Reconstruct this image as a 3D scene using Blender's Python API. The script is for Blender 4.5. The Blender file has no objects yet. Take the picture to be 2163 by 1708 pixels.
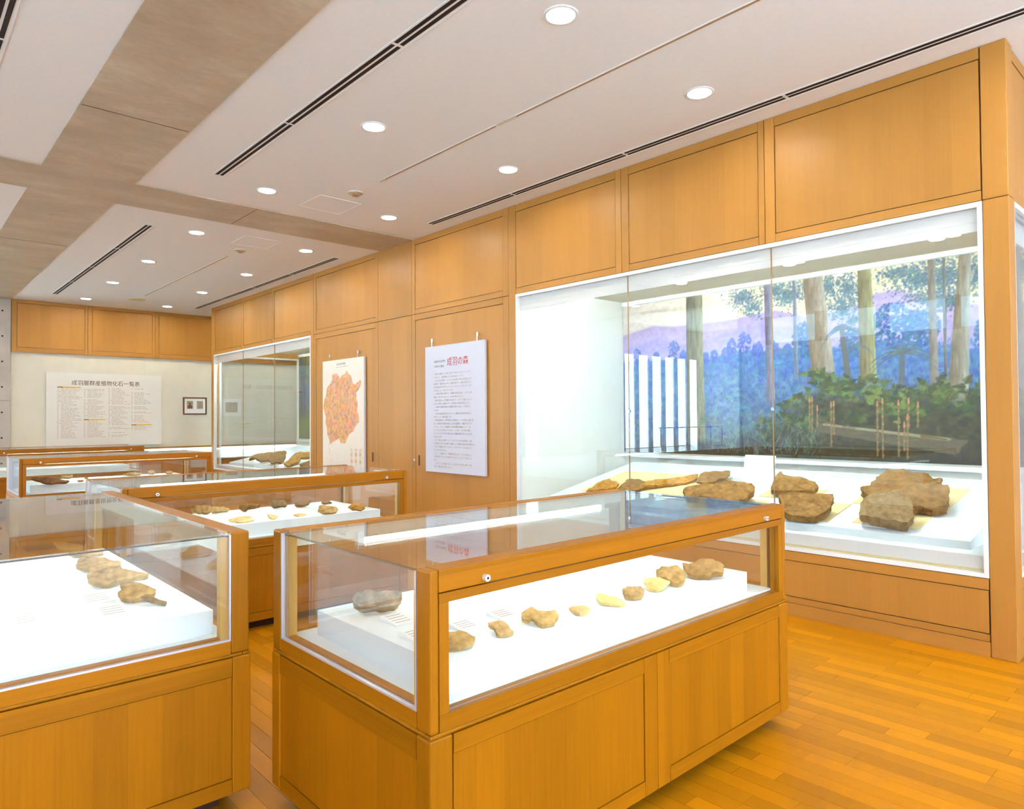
import bpy, math, random
import numpy as np
from mathutils import Matrix, Vector, noise
from mathutils.geometry import delaunay_2d_cdt

SC = bpy.context.scene
COL = SC.collection
random.seed(7)

# ------------------------------------------------------------------ camera
YAW, PITCH, ROLL, FPX = 0.74081, 0.01868, -0.00707, 1460.29
cam_data = bpy.data.cameras.new('camera')
cam_data.sensor_fit = 'HORIZONTAL'
cam_data.sensor_width = 36.0
cam_data.lens = 36.0 * FPX / 2163.0
cam_data.clip_start = 0.05
cam_data.clip_end = 200
cam = bpy.data.objects.new('camera', cam_data)
COL.objects.link(cam)
f0 = Vector((math.sin(YAW), math.cos(YAW), 0)); r0 = Vector((math.cos(YAW), -math.sin(YAW), 0)); u0 = Vector((0, 0, 1))
f1 = f0 * math.cos(PITCH) + u0 * math.sin(PITCH); u1 = u0 * math.cos(PITCH) - f0 * math.sin(PITCH)
r2 = r0 * math.cos(ROLL) + u1 * math.sin(ROLL); u2 = u1 * math.cos(ROLL) - r0 * math.sin(ROLL)
M = Matrix((r2, u2, -f1)).transposed().to_4x4()
M.translation = Vector((0, 0, 1.5))
cam.matrix_world = M
SC.camera = cam

# ------------------------------------------------------------------ world, exposure
SC.view_settings.view_transform = 'Standard'
SC.view_settings.look = 'None'
SC.view_settings.gamma = 1.0
SC.view_settings.use_curve_mapping = False
SC.view_settings.exposure = 0.74
SC.cycles.use_light_tree = False
SC.cycles.use_adaptive_sampling = True
SC.cycles.adaptive_threshold = 0.2
SC.cycles.adaptive_min_samples = 16
SC.cycles.max_bounces = 8
SC.cycles.diffuse_bounces = 4
SC.cycles.glossy_bounces = 4
SC.cycles.transparent_max_bounces = 64
SC.cycles.sample_clamp_indirect = 6.0
SC.cycles.caustics_reflective = False
SC.cycles.caustics_refractive = False
world = bpy.data.worlds.new('world')
SC.world = world
world.use_nodes = True
world.node_tree.nodes['Background'].inputs[0].default_value = (0.62, 0.8, 1.0, 1)
world.node_tree.nodes['Background'].inputs[1].default_value = 1.0

DOWNLIGHT = 125.0       # emission of the ceiling downlight lenses
TUBE = 16.0             # emission of the fluorescent tubes in the table cases
WALLTUBE = 105.0         # emission of the tubes in the wall showcases
DAY = 5.6              # emission of the daylit window panes

# ------------------------------------------------------------------ helpers
def link(o, parent=None):
    COL.objects.link(o)
    if parent is not None:
        o.parent = parent
    return o

def tag(o, label=None, cat=None, group=None, kind=None):
    if label: o['label'] = label
    if cat: o['category'] = cat
    if group: o['group'] = group
    if kind: o['kind'] = kind
    return o

def empty(name, loc=(0, 0, 0), rz=0.0):
    o = bpy.data.objects.new(name, None)
    o.empty_display_size = 0.1
    o.location = loc
    o.rotation_euler = (0, 0, rz)
    return link(o)

def mesh_obj(name, verts, faces, mat, parent=None, smooth=False):
    me = bpy.data.meshes.new(name)
    me.from_pydata([tuple(v) for v in verts], [], faces)
    if mat is not None:
        me.materials.append(mat)
    if smooth:
        me.polygons.foreach_set('use_smooth', [True] * len(me.polygons))
    me.update()
    return link(bpy.data.objects.new(name, me), parent)

BOXF = [(0, 3, 2, 1), (4, 5, 6, 7), (0, 1, 5, 4), (1, 2, 6, 5), (2, 3, 7, 6), (3, 0, 4, 7)]
def boxv(x0, x1, y0, y1, z0, z1):
    return [(x0, y0, z0), (x1, y0, z0), (x1, y1, z0), (x0, y1, z0), (x0, y0, z1), (x1, y0, z1), (x1, y1, z1), (x0, y1, z1)]

def box(name, x0, x1, y0, y1, z0, z1, mat, parent=None, bevel=0.0):
    if parent is not None:
        px, py, pz = parent.get('ox', 0.0), parent.get('oy', 0.0), parent.get('oz', 0.0)
        x0 -= px; x1 -= px; y0 -= py; y1 -= py; z0 -= pz; z1 -= pz
    o = mesh_obj(name, boxv(x0, x1, y0, y1, z0, z1), BOXF, mat, parent)
    if bevel:
        b = o.modifiers.new('bevel', 'BEVEL'); b.width = bevel; b.segments = 2; b.limit_method = 'ANGLE'
    return o

def boxes(name, lst, mat, parent=None):
    v, f = [], []
    for b in lst:
        n = len(v); v += boxv(*b); f += [tuple(i + n for i in q) for q in BOXF]
    return mesh_obj(name, v, f, mat, parent)

def cylv(r, h0, h1, n, axis='z', c=(0, 0, 0), r1=None):
    r1 = r if r1 is None else r1
    v, f = [], []
    for k, (h, rr) in enumerate(((h0, r), (h1, r1))):
        for i in range(n):
            a = 2 * math.pi * i / n
            p = (rr * math.cos(a), rr * math.sin(a), h)
            if axis == 'x': p = (p[2], p[0], p[1])
            if axis == 'y': p = (p[1], p[2], p[0])
            v.append((p[0] + c[0], p[1] + c[1], p[2] + c[2]))
    for i in range(n):
        j = (i + 1) % n
        f.append((i, j, n + j, n + i))
    f.append(tuple(range(n - 1, -1, -1))); f.append(tuple(range(n, 2 * n)))
    return v, f

def cyl(name, r, h0, h1, mat, parent=None, n=20, axis='z', c=(0, 0, 0), r1=None, smooth=False):
    v, f = cylv(r, h0, h1, n, axis, c, r1)
    return mesh_obj(name, v, f, mat, parent, smooth)

def tube(name, r, h0, h1, mat, parent, axis, c, n=6):
    v, f = cylv(r, h0, h1, n, axis, c)
    return mesh_obj(name, v, f[:-2], mat, parent, True)

def quad(name, pts, mat, parent=None):
    return mesh_obj(name, pts, [(0, 1, 2, 3)], mat, parent)

def copy_tree(o, parent=None):
    c = o.copy()
    COL.objects.link(c)
    c.parent = parent
    for ch in list(o.children):
        copy_tree(ch, c)
    return c

def lin(c):
    c = np.asarray(c, float) / 255.0
    return np.where(c <= 0.04045, c / 12.92, ((c + 0.055) / 1.055) ** 2.4)

# ------------------------------------------------------------------ materials
def new_mat(name):
    m = bpy.data.materials.new(name)
    m.use_nodes = True
    nt = m.node_tree
    return m, nt, nt.nodes['Principled BSDF']

def plain(name, rgb, rough=0.6, spec=0.3, noise_amt=0.0, noise_scale=8.0, metal=0.0, bump=0.0):
    m, nt, b = new_mat(name)
    b.inputs['Base Color'].default_value = (*rgb, 1)
    b.inputs['Roughness'].default_value = rough
    b.inputs['Specular IOR Level'].default_value = spec
    b.inputs['Metallic'].default_value = metal
    if noise_amt or bump:
        tc = nt.nodes.new('ShaderNodeTexCoord'); nz = nt.nodes.new('ShaderNodeTexNoise')
        nz.inputs['Scale'].default_value = noise_scale; nz.inputs['Detail'].default_value = 5
        nt.links.new(tc.outputs['Object'], nz.inputs['Vector'])
        if noise_amt:
            rp = nt.nodes.new('ShaderNodeValToRGB')
            rp.color_ramp.elements[0].position = 0.3; rp.color_ramp.elements[1].position = 0.7
            rp.color_ramp.elements[0].color = (*[c * (1 - noise_amt) for c in rgb], 1)
            rp.color_ramp.elements[1].color = (*[min(1, c * (1 + noise_amt)) for c in rgb], 1)
            nt.links.new(nz.outputs['Fac'], rp.inputs['Fac'])
            nt.links.new(rp.outputs['Color'], b.inputs['Base Color'])
        if bump:
            bp = nt.nodes.new('ShaderNodeBump'); bp.inputs['Strength'].default_value = bump; bp.inputs['Distance'].default_value = 0.01
            nt.links.new(nz.outputs['Fac'], bp.inputs['Height']); nt.links.new(bp.outputs['Normal'], b.inputs['Normal'])
    return m

def wood(name, rgb, axis='z', strip=0.13, rough=0.38, vary=0.16, objvary=0.10, spec=0.28):
    """veneer: grain runs along `axis`, leaves `strip` wide change tone"""
    m, nt, b = new_mat(name)
    N = nt.nodes.new; L = nt.links.new
    tc = N('ShaderNodeTexCoord'); sx = N('ShaderNodeSeparateXYZ'); L(tc.outputs['Object'], sx.inputs[0])
    along = {'x': 'X', 'y': 'Y', 'z': 'Z'}[axis]
    others = [a for a in 'XYZ' if a != along]
    add = N('ShaderNodeMath'); add.operation = 'ADD'
    L(sx.outputs[others[0]], add.inputs[0]); L(sx.outputs[others[1]], add.inputs[1])
    oi = N('ShaderNodeObjectInfo')
    sh = N('ShaderNodeMath'); sh.operation = 'MULTIPLY_ADD'
    L(oi.outputs['Random'], sh.inputs[0]); sh.inputs[1].default_value = 17.3; L(add.outputs[0], sh.inputs[2])
    cv = N('ShaderNodeCombineXYZ')
    m1 = N('ShaderNodeMath'); m1.operation = 'MULTIPLY'; L(sh.outputs[0], m1.inputs[0]); m1.inputs[1].default_value = 70.0
    m2 = N('ShaderNodeMath'); m2.operation = 'MULTIPLY'; L(sx.outputs[along], m2.inputs[0]); m2.inputs[1].default_value = 2.2
    L(m1.outputs[0], cv.inputs[0]); L(m2.outputs[0], cv.inputs[1])
    nz = N('ShaderNodeTexNoise'); nz.inputs['Scale'].default_value = 1.0; nz.inputs['Detail'].default_value = 4; nz.inputs['Roughness'].default_value = 0.6
    L(cv.outputs[0], nz.inputs['Vector'])
    cv2 = N('ShaderNodeCombineXYZ')
    m3 = N('ShaderNodeMath'); m3.operation = 'MULTIPLY'; L(sh.outputs[0], m3.inputs[0]); m3.inputs[1].default_value = 5.0
    m4 = N('ShaderNodeMath'); m4.operation = 'MULTIPLY'; L(sx.outputs[along], m4.inputs[0]); m4.inputs[1].default_value = 0.7
    L(m3.outputs[0], cv2.inputs[0]); L(m4.outputs[0], cv2.inputs[1])
    nb = N('ShaderNodeTexNoise'); nb.inputs['Scale'].default_value = 1.0; nb.inputs['Detail'].default_value = 2
    L(cv2.outputs[0], nb.inputs['Vector'])
    fl = N('ShaderNodeMath'); fl.operation = 'DIVIDE'; L(sh.outputs[0], fl.inputs[0]); fl.inputs[1].default_value = strip
    fl2 = N('ShaderNodeMath'); fl2.operation = 'FLOOR'; L(fl.outputs[0], fl2.inputs[0])
    wn = N('ShaderNodeTexWhiteNoise'); wn.noise_dimensions = '1D'; L(fl2.outputs[0], wn.inputs['W'])
    def madd(src, mul, base):
        q = N('ShaderNodeMath'); q.operation = 'MULTIPLY_ADD'; L(src, q.inputs[0]); q.inputs[1].default_value = mul
        if isinstance(base, float): q.inputs[2].default_value = base
        else: L(base, q.inputs[2])
        return q.outputs[0]
    t = madd(nz.outputs['Fac'], vary * 1.6, 1.0 - vary * 1.6 * 0.5 - 0.10 - vary * 0.5 - objvary * 0.5)
    t = madd(nb.outputs['Fac'], 0.20, t)
    t = madd(wn.outputs['Value'], vary, t)
    t = madd(oi.outputs['Random'], objvary, t)
    mx = N('ShaderNodeVectorMath'); mx.operation = 'SCALE'
    mx.inputs[0].default_value = rgb; L(t, mx.inputs['Scale'])
    L(mx.outputs[0], b.inputs['Base Color'])
    b.inputs['Roughness'].default_value = rough
    b.inputs['Specular IOR Level'].default_value = spec
    return m

def emit(name, rgb, strength):
    m = bpy.data.materials.new(name); m.use_nodes = True
    nt = m.node_tree; nt.nodes.clear()
    o = nt.nodes.new('ShaderNodeOutputMaterial'); e = nt.nodes.new('ShaderNodeEmission')
    e.inputs[0].default_value = (*rgb, 1); e.inputs[1].default_value = strength
    nt.links.new(e.outputs[0], o.inputs[0])
    m.cycles.emission_sampling = 'FRONT'
    return m

def glass(name, tint=(0.985, 0.993, 0.988), ior=1.52):
    m = bpy.data.materials.new(name); m.use_nodes = True
    nt = m.node_tree; nt.nodes.clear()
    N = nt.nodes.new; L = nt.links.new
    o = N('ShaderNodeOutputMaterial'); mx = N('ShaderNodeMixShader'); tr = N('ShaderNodeBsdfTransparent'); gl = N('ShaderNodeBsdfGlossy'); fr = N('ShaderNodeFresnel')
    # the same reflectance whichever side of the sheet is met
    ge = N('ShaderNodeNewGeometry'); mi = N('ShaderNodeMath'); mi.operation = 'MULTIPLY_ADD'
    L(ge.outputs['Backfacing'], mi.inputs[0]); mi.inputs[1].default_value = 1.0 / ior - ior; mi.inputs[2].default_value = ior
    L(mi.outputs[0], fr.inputs['IOR'])
    tr.inputs[0].default_value = (*tint, 1); gl.inputs[0].default_value = (1, 1, 1, 1); gl.inputs['Roughness'].default_value = 0.0
    L(fr.outputs[0], mx.inputs[0]); L(tr.outputs[0], mx.inputs[1]); L(gl.outputs[0], mx.inputs[2])
    L(mx.outputs[0], o.inputs[0])
    return m

def concrete(name):
    m, nt, b = new_mat(name)
    N = nt.nodes.new; L = nt.links.new
    tc = N('ShaderNodeTexCoord'); mp = N('ShaderNodeMapping'); mp.inputs['Scale'].default_value = (1.0, 1.9, 1.0)
    L(tc.outputs['Object'], mp.inputs[0])
    n1 = N('ShaderNodeTexNoise'); n1.inputs['Scale'].default_value = 1.3; n1.inputs['Detail'].default_value = 8; n1.inputs['Roughness'].default_value = 0.62
    n2 = N('ShaderNodeTexNoise'); n2.inputs['Scale'].default_value = 14; n2.inputs['Detail'].default_value = 6
    L(mp.outputs[0], n1.inputs[0]); L(mp.outputs[0], n2.inputs[0])
    rp = N('ShaderNodeValToRGB'); e = rp.color_ramp.elements
    e[0].position = 0.30; e[0].color = (0.43, 0.345, 0.25, 1); e[1].position = 0.72; e[1].color = (0.66, 0.59, 0.48, 1)
    mid = e.new(0.52); mid.color = (0.54, 0.45, 0.34, 1)
    ad = N('ShaderNodeMath'); ad.operation = 'MULTIPLY_ADD'; L(n2.outputs['Fac'], ad.inputs[0]); ad.inputs[1].default_value = 0.25
    sb = N('ShaderNodeMath'); sb.operation = 'SUBTRACT'; L(n1.outputs['Fac'], sb.inputs[0]); sb.inputs[1].default_value = 0.125
    L(sb.outputs[0], ad.inputs[2]); L(ad.outputs[0], rp.inputs[0]); L(rp.outputs[0], b.inputs['Base Color'])
    rr = N('ShaderNodeMapRange'); L(n1.outputs['Fac'], rr.inputs[0]); rr.inputs[3].default_value = 0.25; rr.inputs[4].default_value = 0.6
    L(rr.outputs[0], b.inputs['Roughness'])
    return m

def rockmat(name, c0, c1):
    m, nt, b = new_mat(name)
    N = nt.nodes.new; L = nt.links.new
    tc = N('ShaderNodeTexCoord'); n1 = N('ShaderNodeTexNoise'); n1.inputs['Scale'].default_value = 16; n1.inputs['Detail'].default_value = 8; n1.inputs['Roughness'].default_value = 0.65
    L(tc.outputs['Object'], n1.inputs[0])
    rp = N('ShaderNodeValToRGB'); e = rp.color_ramp.elements
    e[0].position = 0.32; e[0].color = (*c0, 1); e[1].position = 0.66; e[1].color = (*c1, 1)
    L(n1.outputs['Fac'], rp.inputs[0]); L(rp.outputs[0], b.inputs['Base Color'])
    bp = N('ShaderNodeBump'); bp.inputs['Strength'].default_value = 0.6; bp.inputs['Distance'].default_value = 0.012
    n2 = N('ShaderNodeTexNoise'); n2.inputs['Scale'].default_value = 40; n2.inputs['Detail'].default_value = 6
    L(tc.outputs['Object'], n2.inputs[0]); L(n2.outputs['Fac'], bp.inputs['Height']); L(bp.outputs[0], b.inputs['Normal'])
    b.inputs['Roughness'].default_value = 0.9; b.inputs['Specular IOR Level'].default_value = 0.15
    return m

def vcol(name, rough=0.5, spec=0.2):
    m, nt, b = new_mat(name)
    a = nt.nodes.new('ShaderNodeAttribute'); a.attribute_name = 'print'
    nt.links.new(a.outputs['Color'], b.inputs['Base Color'])
    b.inputs['Roughness'].default_value = rough; b.inputs['Specular IOR Level'].default_value = spec
    return m

WOOD_RGB = (0.47, 0.222, 0.044)
CASE_RGB = (0.36, 0.132, 0.002)
MAT = {}
for ax in 'xyz':
    MAT['wall_' + ax] = wood('oak_veneer_wall_' + ax, WOOD_RGB, ax, 0.16, 0.40, 0.10)
    MAT['case_' + ax] = wood('oak_veneer_case_' + ax, CASE_RGB, ax, 0.11, 0.40, 0.24, 0.10, 0.18)
MAT['plank'] = wood('floor_oak', (0.51, 0.195, 0.0015), 'y', 0.5, 0.42, 0.10, 0.38, 0.22)
MAT['gap'] = plain('dark_joint', (0.10, 0.045, 0.012), 0.8)
MAT['kick'] = plain('dark_plinth', (0.05, 0.018, 0.008), 0.6)
MAT['ceil'] = plain('ceiling_board', (0.93, 0.935, 0.955), 0.9, 0.1, 0.015, 30)
MAT['white'] = plain('white_paint', (0.86, 0.87, 0.88), 0.55, 0.3)
MAT['deck'] = plain('white_display_cloth', (0.82, 0.88, 0.91), 0.85, 0.1, 0.01, 40)
MAT['cream'] = plain('cream_wall_cloth', (0.74, 0.71, 0.60), 0.9, 0.1, 0.03, 3)
MAT['inner'] = plain('case_interior_cloth', (0.84, 0.82, 0.74), 0.9, 0.1, 0.02, 3)
MAT['caseceil'] = plain('case_ceiling_paint', (0.90, 0.83, 0.62), 0.8, 0.1)
MAT['hall'] = plain('hall_concrete', (0.66, 0.67, 0.72), 0.8, 0.2, 0.05, 2)
MAT['bouncefloor'] = plain('pale_bounce_floor', (0.82, 0.82, 0.82), 0.5, 0.3, 0.04, 3)  # invented pale floor out of view, bounces white light up to the ceiling
MAT['concrete'] = concrete('bare_concrete')
MAT['pillar'] = plain('pillar_concrete', (0.50, 0.46, 0.42), 0.7, 0.2, 0.10, 3, 0, 0.1)
MAT['dark'] = plain('black_slot', (0.025, 0.014, 0.012), 0.8)
MAT['tan'] = plain('tan_slot', (0.42, 0.26, 0.13), 0.7)
MAT['chrome'] = plain('chrome', (0.85, 0.85, 0.86), 0.15, 0.5, 0, 8, 1.0)
MAT['lockmetal'] = plain('lock_metal', (0.80, 0.80, 0.80), 0.35, 0.5, 0, 8, 0.35)
MAT['alu'] = plain('aluminium_strip', (0.66, 0.64, 0.72), 0.35, 0.5, 0, 8, 0.55)
MAT['paper'] = plain('white_card', (0.86, 0.86, 0.86), 0.8, 0.1)
MAT['panel'] = plain('panel_white', (0.64, 0.67, 0.80), 0.6, 0.2)
MAT['listpaper'] = plain('list_board_paper', (0.80, 0.79, 0.75), 0.6, 0.2)
MAT['inkfaint'] = plain('faint_ink', (0.50, 0.38, 0.31), 0.8)
MAT['paleoak'] = wood('pale_inner_oak', (0.62, 0.36, 0.10), 'z', 0.1, 0.5, 0.1)
MAT['mat'] = plain('beige_felt', (0.80, 0.66, 0.36), 0.95, 0.05, 0.05, 60)
MAT['ink'] = plain('brown_ink', (0.12, 0.055, 0.02), 0.8)
MAT['inklight'] = plain('grey_ink', (0.36, 0.26, 0.20), 0.8)
MAT['red'] = plain('red_ink', (0.62, 0.035, 0.015), 0.7)
MAT['yellow'] = plain('yellow_bar', (0.86, 0.48, 0.04), 0.7)
MAT['frame'] = plain('brown_frame', (0.15, 0.055, 0.02), 0.4)
MAT['sepia'] = plain('sepia_print', (0.36, 0.31, 0.22), 0.7, 0.2, 0.35, 90)
MAT['print'] = vcol('printed_picture')
MAT['mural'] = vcol('painted_mural', 0.6, 0.15)
MAT['glass'] = glass('showcase_glass')
MAT['lens'] = emit('downlight_lens', (1.0, 0.94, 0.78), DOWNLIGHT)
MAT['lens_small'] = emit('case_downlight_lens', (1.0, 0.95, 0.85), 12.0)
MAT['tube'] = emit('fluorescent_tube', (0.72, 0.97, 1.0), TUBE)
MAT['walltube'] = emit('wall_case_tube', (0.74, 0.95, 1.0), WALLTUBE)
MAT['day'] = emit('daylight_pane', (0.74, 0.88, 1.0), DAY)
MAT['day_end'] = emit('daylight_pane_far', (0.66, 0.90, 1.0), 9.0)
MAT['day_strip'] = emit('daylight_pane_high', (0.45, 0.75, 1.0), 2.4)
MAT['mullion'] = plain('mullion_grey', (0.70, 0.72, 0.86), 0.6)
MAT['rail'] = plain('dark_steel', (0.04, 0.04, 0.05), 0.4, 0.4, 0, 8, 0.6)
ROCK = dict(brown=((0.165, 0.095, 0.036), (0.30, 0.19, 0.078)), ochre=((0.30, 0.15, 0.03), (0.52, 0.31, 0.08)), grey=((0.20, 0.15, 0.09), (0.33, 0.26, 0.16)),
            darkgrey=((0.25, 0.20, 0.15), (0.46, 0.38, 0.28)), tan=((0.30, 0.19, 0.075), (0.56, 0.41, 0.20)), greytan=((0.34, 0.24, 0.12), (0.56, 0.41, 0.22)),
            sand=((0.50, 0.36, 0.18), (0.72, 0.58, 0.34)), cream=((0.64, 0.50, 0.20), (0.80, 0.70, 0.40)), tanbrown=((0.25, 0.16, 0.07), (0.46, 0.31, 0.15)),
            greybrown=((0.24, 0.16, 0.07), (0.46, 0.33, 0.16)), dark=((0.07, 0.035, 0.02), (0.20, 0.11, 0.055)))
warm = lambda c: (c[0] * 1.12, c[1] * 0.96, c[2] * 0.78)
ROCKM = {k: rockmat('stone_' + k, warm([q * 0.75 for q in v[0]]), warm([q * 1.02 for q in v[1]])) for k, v in ROCK.items()}
# ------------------------------------------------------------------ the room
W, C, D = 5.06, 3.80, 15.96        # right wall plane, ceiling height, back wall plane
BX0, BX1, BY0, BY1 = 1.05, 1.806, 7.38, 8.18   # concrete beams crossing under the ceiling

# floor: strip parquet; planks seen near the camera are single pieces
fh = box('floor_hall', -19.5, -2.2, -6.2, 19.2, -0.12, 0.0, MAT['bouncefloor']); tag(fh, kind='structure')  # unseen floors outside the gallery, made pale as light reflectors
fh = box('floor_rear', -2.2, 9.2, -6.2, -1.6, -0.12, 0.0, MAT['bouncefloor']); tag(fh, kind='structure')
fh = box('floor_hall_end', -2.2, 1.0, 16.3, 19.2, -0.12, 0.0, MAT['bouncefloor']); tag(fh, kind='structure')
floor = box('floor', -2.2, 9.2, -1.6, 16.3, -0.12, -0.012, MAT['gap']); tag(floor, kind='structure')
PWID = 0.085
plank_mesh = {}
def plank_me(ln):
    if ln not in plank_mesh:
        e = 0.0009
        me = bpy.data.meshes.new('plank')
        me.from_pydata(boxv(-PWID / 2 + e, PWID / 2 - e, e, ln - e, -0.012, 0.0), [], BOXF)
        me.materials.append(MAT['plank']); plank_mesh[ln] = me
    return plank_mesh[ln]
def seen(x, y):
    if x > W + 0.05: return y < 1.1 and y > -0.2 and x < 5.5
    if y < 1.7: return 2.0 < x and y > 0.02 and x > 3.9 - y * 1.1
    if y < 3.2: return x > 3.15 or (y > 2.5 and 0.95 < x < 1.5)
    return y < 5.1 and 0.95 < x < 2.2
rng = random.Random(11)
bulk = []
planks_one = []
row = 0
x = -2.199
while x < 9.1:
    y = -1.6
    far = x > 5.6
    ln0 = rng.choice((0.3, 0.45, 0.6, 0.75))
    bulk.append((x + PWID / 2, y, ln0)); y += ln0
    while y < 15.4:
        ln = rng.choice((0.6, 0.75, 0.9)) if not far else 3.0
        xc = x + PWID / 2
        if not far and any(seen(xc, y + t * ln) for t in (0.1, 0.5, 0.9)):
            planks_one.append((xc, y, ln))
        else:
            bulk.append((xc, y, ln))
        y += ln
    x += PWID
planks_one.sort(key=lambda p: (p[0] ** 2 + (p[1] + 0.4) ** 2))
for (xc, y, ln) in planks_one[:300]:
    o = bpy.data.objects.new('plank', plank_me(ln)); o.location = (xc, y, 0); link(o, floor)
bulk += planks_one[300:]
v, f = [], []
for (xc, y, ln) in bulk:
    n = len(v); e = 0.0009
    v += boxv(xc - PWID / 2 + e, xc + PWID / 2 - e, y + e, y + ln - e, -0.012, 0.0)
    f += [tuple(i + n for i in q) for q in BOXF[1:2]]
pf = mesh_obj('plank_field', v, f, MAT['plank'], floor); tag(pf, kind='stuff')

# ceiling: painted boards in four bays between flush concrete beams
ceiling = box('ceiling', -2.9, 9.2, -6.2, 16.2, C + 0.03, C + 0.2, MAT['hall']); tag(ceiling, kind='structure')
for (x0, x1, y0, y1) in ((BX1, 9.2, -6.2, BY0), (BX1, 9.2, BY1, 16.2), (-2.2, BX0, -6.2, BY0), (-2.2, BX0, BY1, 16.2)):
    box('ceiling_board', x0, x1, y0, y1, C, C + 0.03, MAT['ceil'], ceiling)
bm = box('concrete_beam', BX0, BX1, -6.2, 16.2, C - 0.012, C + 0.03, MAT['concrete'], ceiling)
bm = box('concrete_beam', BX1 - 0.001, 9.2, BY0, BY1, C - 0.011, C + 0.03, MAT['concrete'], ceiling)
bm = box('concrete_beam', -2.2, BX0 + 0.001, BY0, BY1, C - 0.011, C + 0.03, MAT['concrete'], ceiling)
for yy in (5.75, 3.2, 10.6):
    box('formwork_joint', BX0 + 0.01, BX1 - 0.01, yy, yy + 0.006, C - 0.0135, C - 0.012, MAT['gap'], ceiling)
box('formwork_joint', 3.02, 3.026, BY0 + 0.01, BY1 - 0.01, C - 0.0125, C - 0.011, MAT['gap'], ceiling)

# framed veneer panels
def framed(parent, plane, a0, a1, z0, z1, sl, sh, rt, rb, at, mats='wall', thick=0.03, inset=0.004, g=0.003):
    """a framed panel on the plane x=at ('x', a runs along y) or y=at ('y', a runs along x), facing the room (-)"""
    def pc(name, b0, b1, c0, c1, dep, mat):
        if plane == 'x': return box(name, at + dep, at + thick, b0, b1, c0, c1, MAT[mat], parent)
        return box(name, b0, b1, at + dep, at + thick, c0, c1, MAT[mat], parent)
    ha = 'y' if plane == 'x' else 'x'
    a0 += g; a1 -= g; z0 += g; z1 -= g
    if sl: pc('stile', a0, a0 + sl - g, z0, z1, 0, mats + '_z')
    if sh: pc('stile', a1 - sh + g, a1, z0, z1, 0, mats + '_z')
    i0, i1 = a0 + sl, a1 - sh
    if rt: pc('rail', i0, i1, z1 - rt + g, z1, 0, mats + '_' + ha)
    if rb: pc('rail', i0, i1, z0, z0 + rb - g, 0, mats + '_' + ha)
    pc('panel', i0 + g, i1 - g, z0 + rb + g, z1 - rt - g, inset, mats + '_z')

wall_right = box('wall_right', W + 0.031, W + 0.045, 5.44, 10.24, 0, C, MAT['gap']); tag(wall_right, kind='structure')
box('header_backing', W + 0.031, W + 0.045, 1.07, 5.45, 2.835, C, MAT['gap'], wall_right)
box('header_backing', W + 0.031, W + 0.045, 10.24, 14.70, 2.835, C, MAT['gap'], wall_right)
box('base_backing', W + 0.031, W + 0.045, 1.07, 5.45, 0, 0.48, MAT['gap'], wall_right)
box('base_backing', W + 0.031, W + 0.045, 10.24, 14.70, 0, 0.48, MAT['gap'], wall_right)
ZH = 2.83
framed(wall_right, 'x', 1.18, 2.608, ZH, C, 0.0, 0.081, 0.075, 0.065, W)
framed(wall_right, 'x', 2.608, 4.015, ZH, C, 0.051, 0.083, 0.075, 0.065, W)
framed(wall_right, 'x', 4.015, 5.46, ZH, C, 0.067, 0.0, 0.075, 0.065, W)
box('post', W, W + 0.03, 5.462, 5.573, 0, C, MAT['wall_z'], wall_right)
framed(wall_right, 'x', 5.575, 7.44, ZH, C, 0.094, 0.075, 0.075, 0.065, W)
box('filler_panel', W, W + 0.03, 7.443, 8.249, ZH + 0.003, C - 0.003, MAT['wall_z'], wall_right)
box('filler_panel', W, W + 0.03, 7.443, 8.249, 0.003, ZH - 0.003, MAT['wall_z'], wall_right)
framed(wall_right, 'x', 8.252, 10.17, ZH, C, 0.075, 0.075, 0.075, 0.065, W)
box('post', W, W + 0.03, 10.173, 10.277, 0, C, MAT['wall_z'], wall_right)
framed(wall_right, 'x', 10.28, 11.74, ZH, C, 0.0, 0.075, 0.075, 0.065, W)
framed(wall_right, 'x', 11.74, 13.12, ZH, C, 0.05, 0.075, 0.075, 0.065, W)
framed(wall_right, 'x', 13.12, 14.60, ZH, C, 0.05, 0.06, 0.075, 0.065, W)
box('post', W, W + 0.10, 14.602, 14.74, 0, C, MAT['wall_z'], wall_right)
for a0, a1 in ((1.18, 5.46), (10.28, 14.60)):
    box('baseboard', W, W + 0.03, a0, a1, 0.0, 0.093, MAT['wall_y'], wall_right)
    framed(wall_right, 'x', a0, a1, 0.094, 0.484, 0.0, 0.0, 0.07, 0.046, W)
# corner post with the side that turns away
box('corner_post', W, W + 0.14, 1.04, 1.178, 0, 2.832, MAT['wall_z'], wall_right, 0.006)
box('corner_post', W, W + 0.14, 1.04, 1.178, 2.835, C, MAT['wall_z'], wall_right, 0.006)

wall_side = box('wall_side', 5.20, 9.2, 1.085, 1.10, 2.835, C, MAT['gap']); tag(wall_side, kind='structure')
framed(wall_side, 'y', 5.202, 6.9, ZH, C, 0.0, 0.075, 0.075, 0.065, 1.05)
framed(wall_side, 'y', 6.9, 9.2, ZH, C, 0.075, 0.075, 0.075, 0.065, 1.05)
framed(wall_side, 'y', 5.202, 6.9, 0.0, 0.484, 0.0, 0.075, 0.07, 0.10, 1.05)
framed(wall_side, 'y', 6.95, 9.2, 0.0, ZH, 0.075, 0.075, 0.07, 0.10, 1.05)

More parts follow.
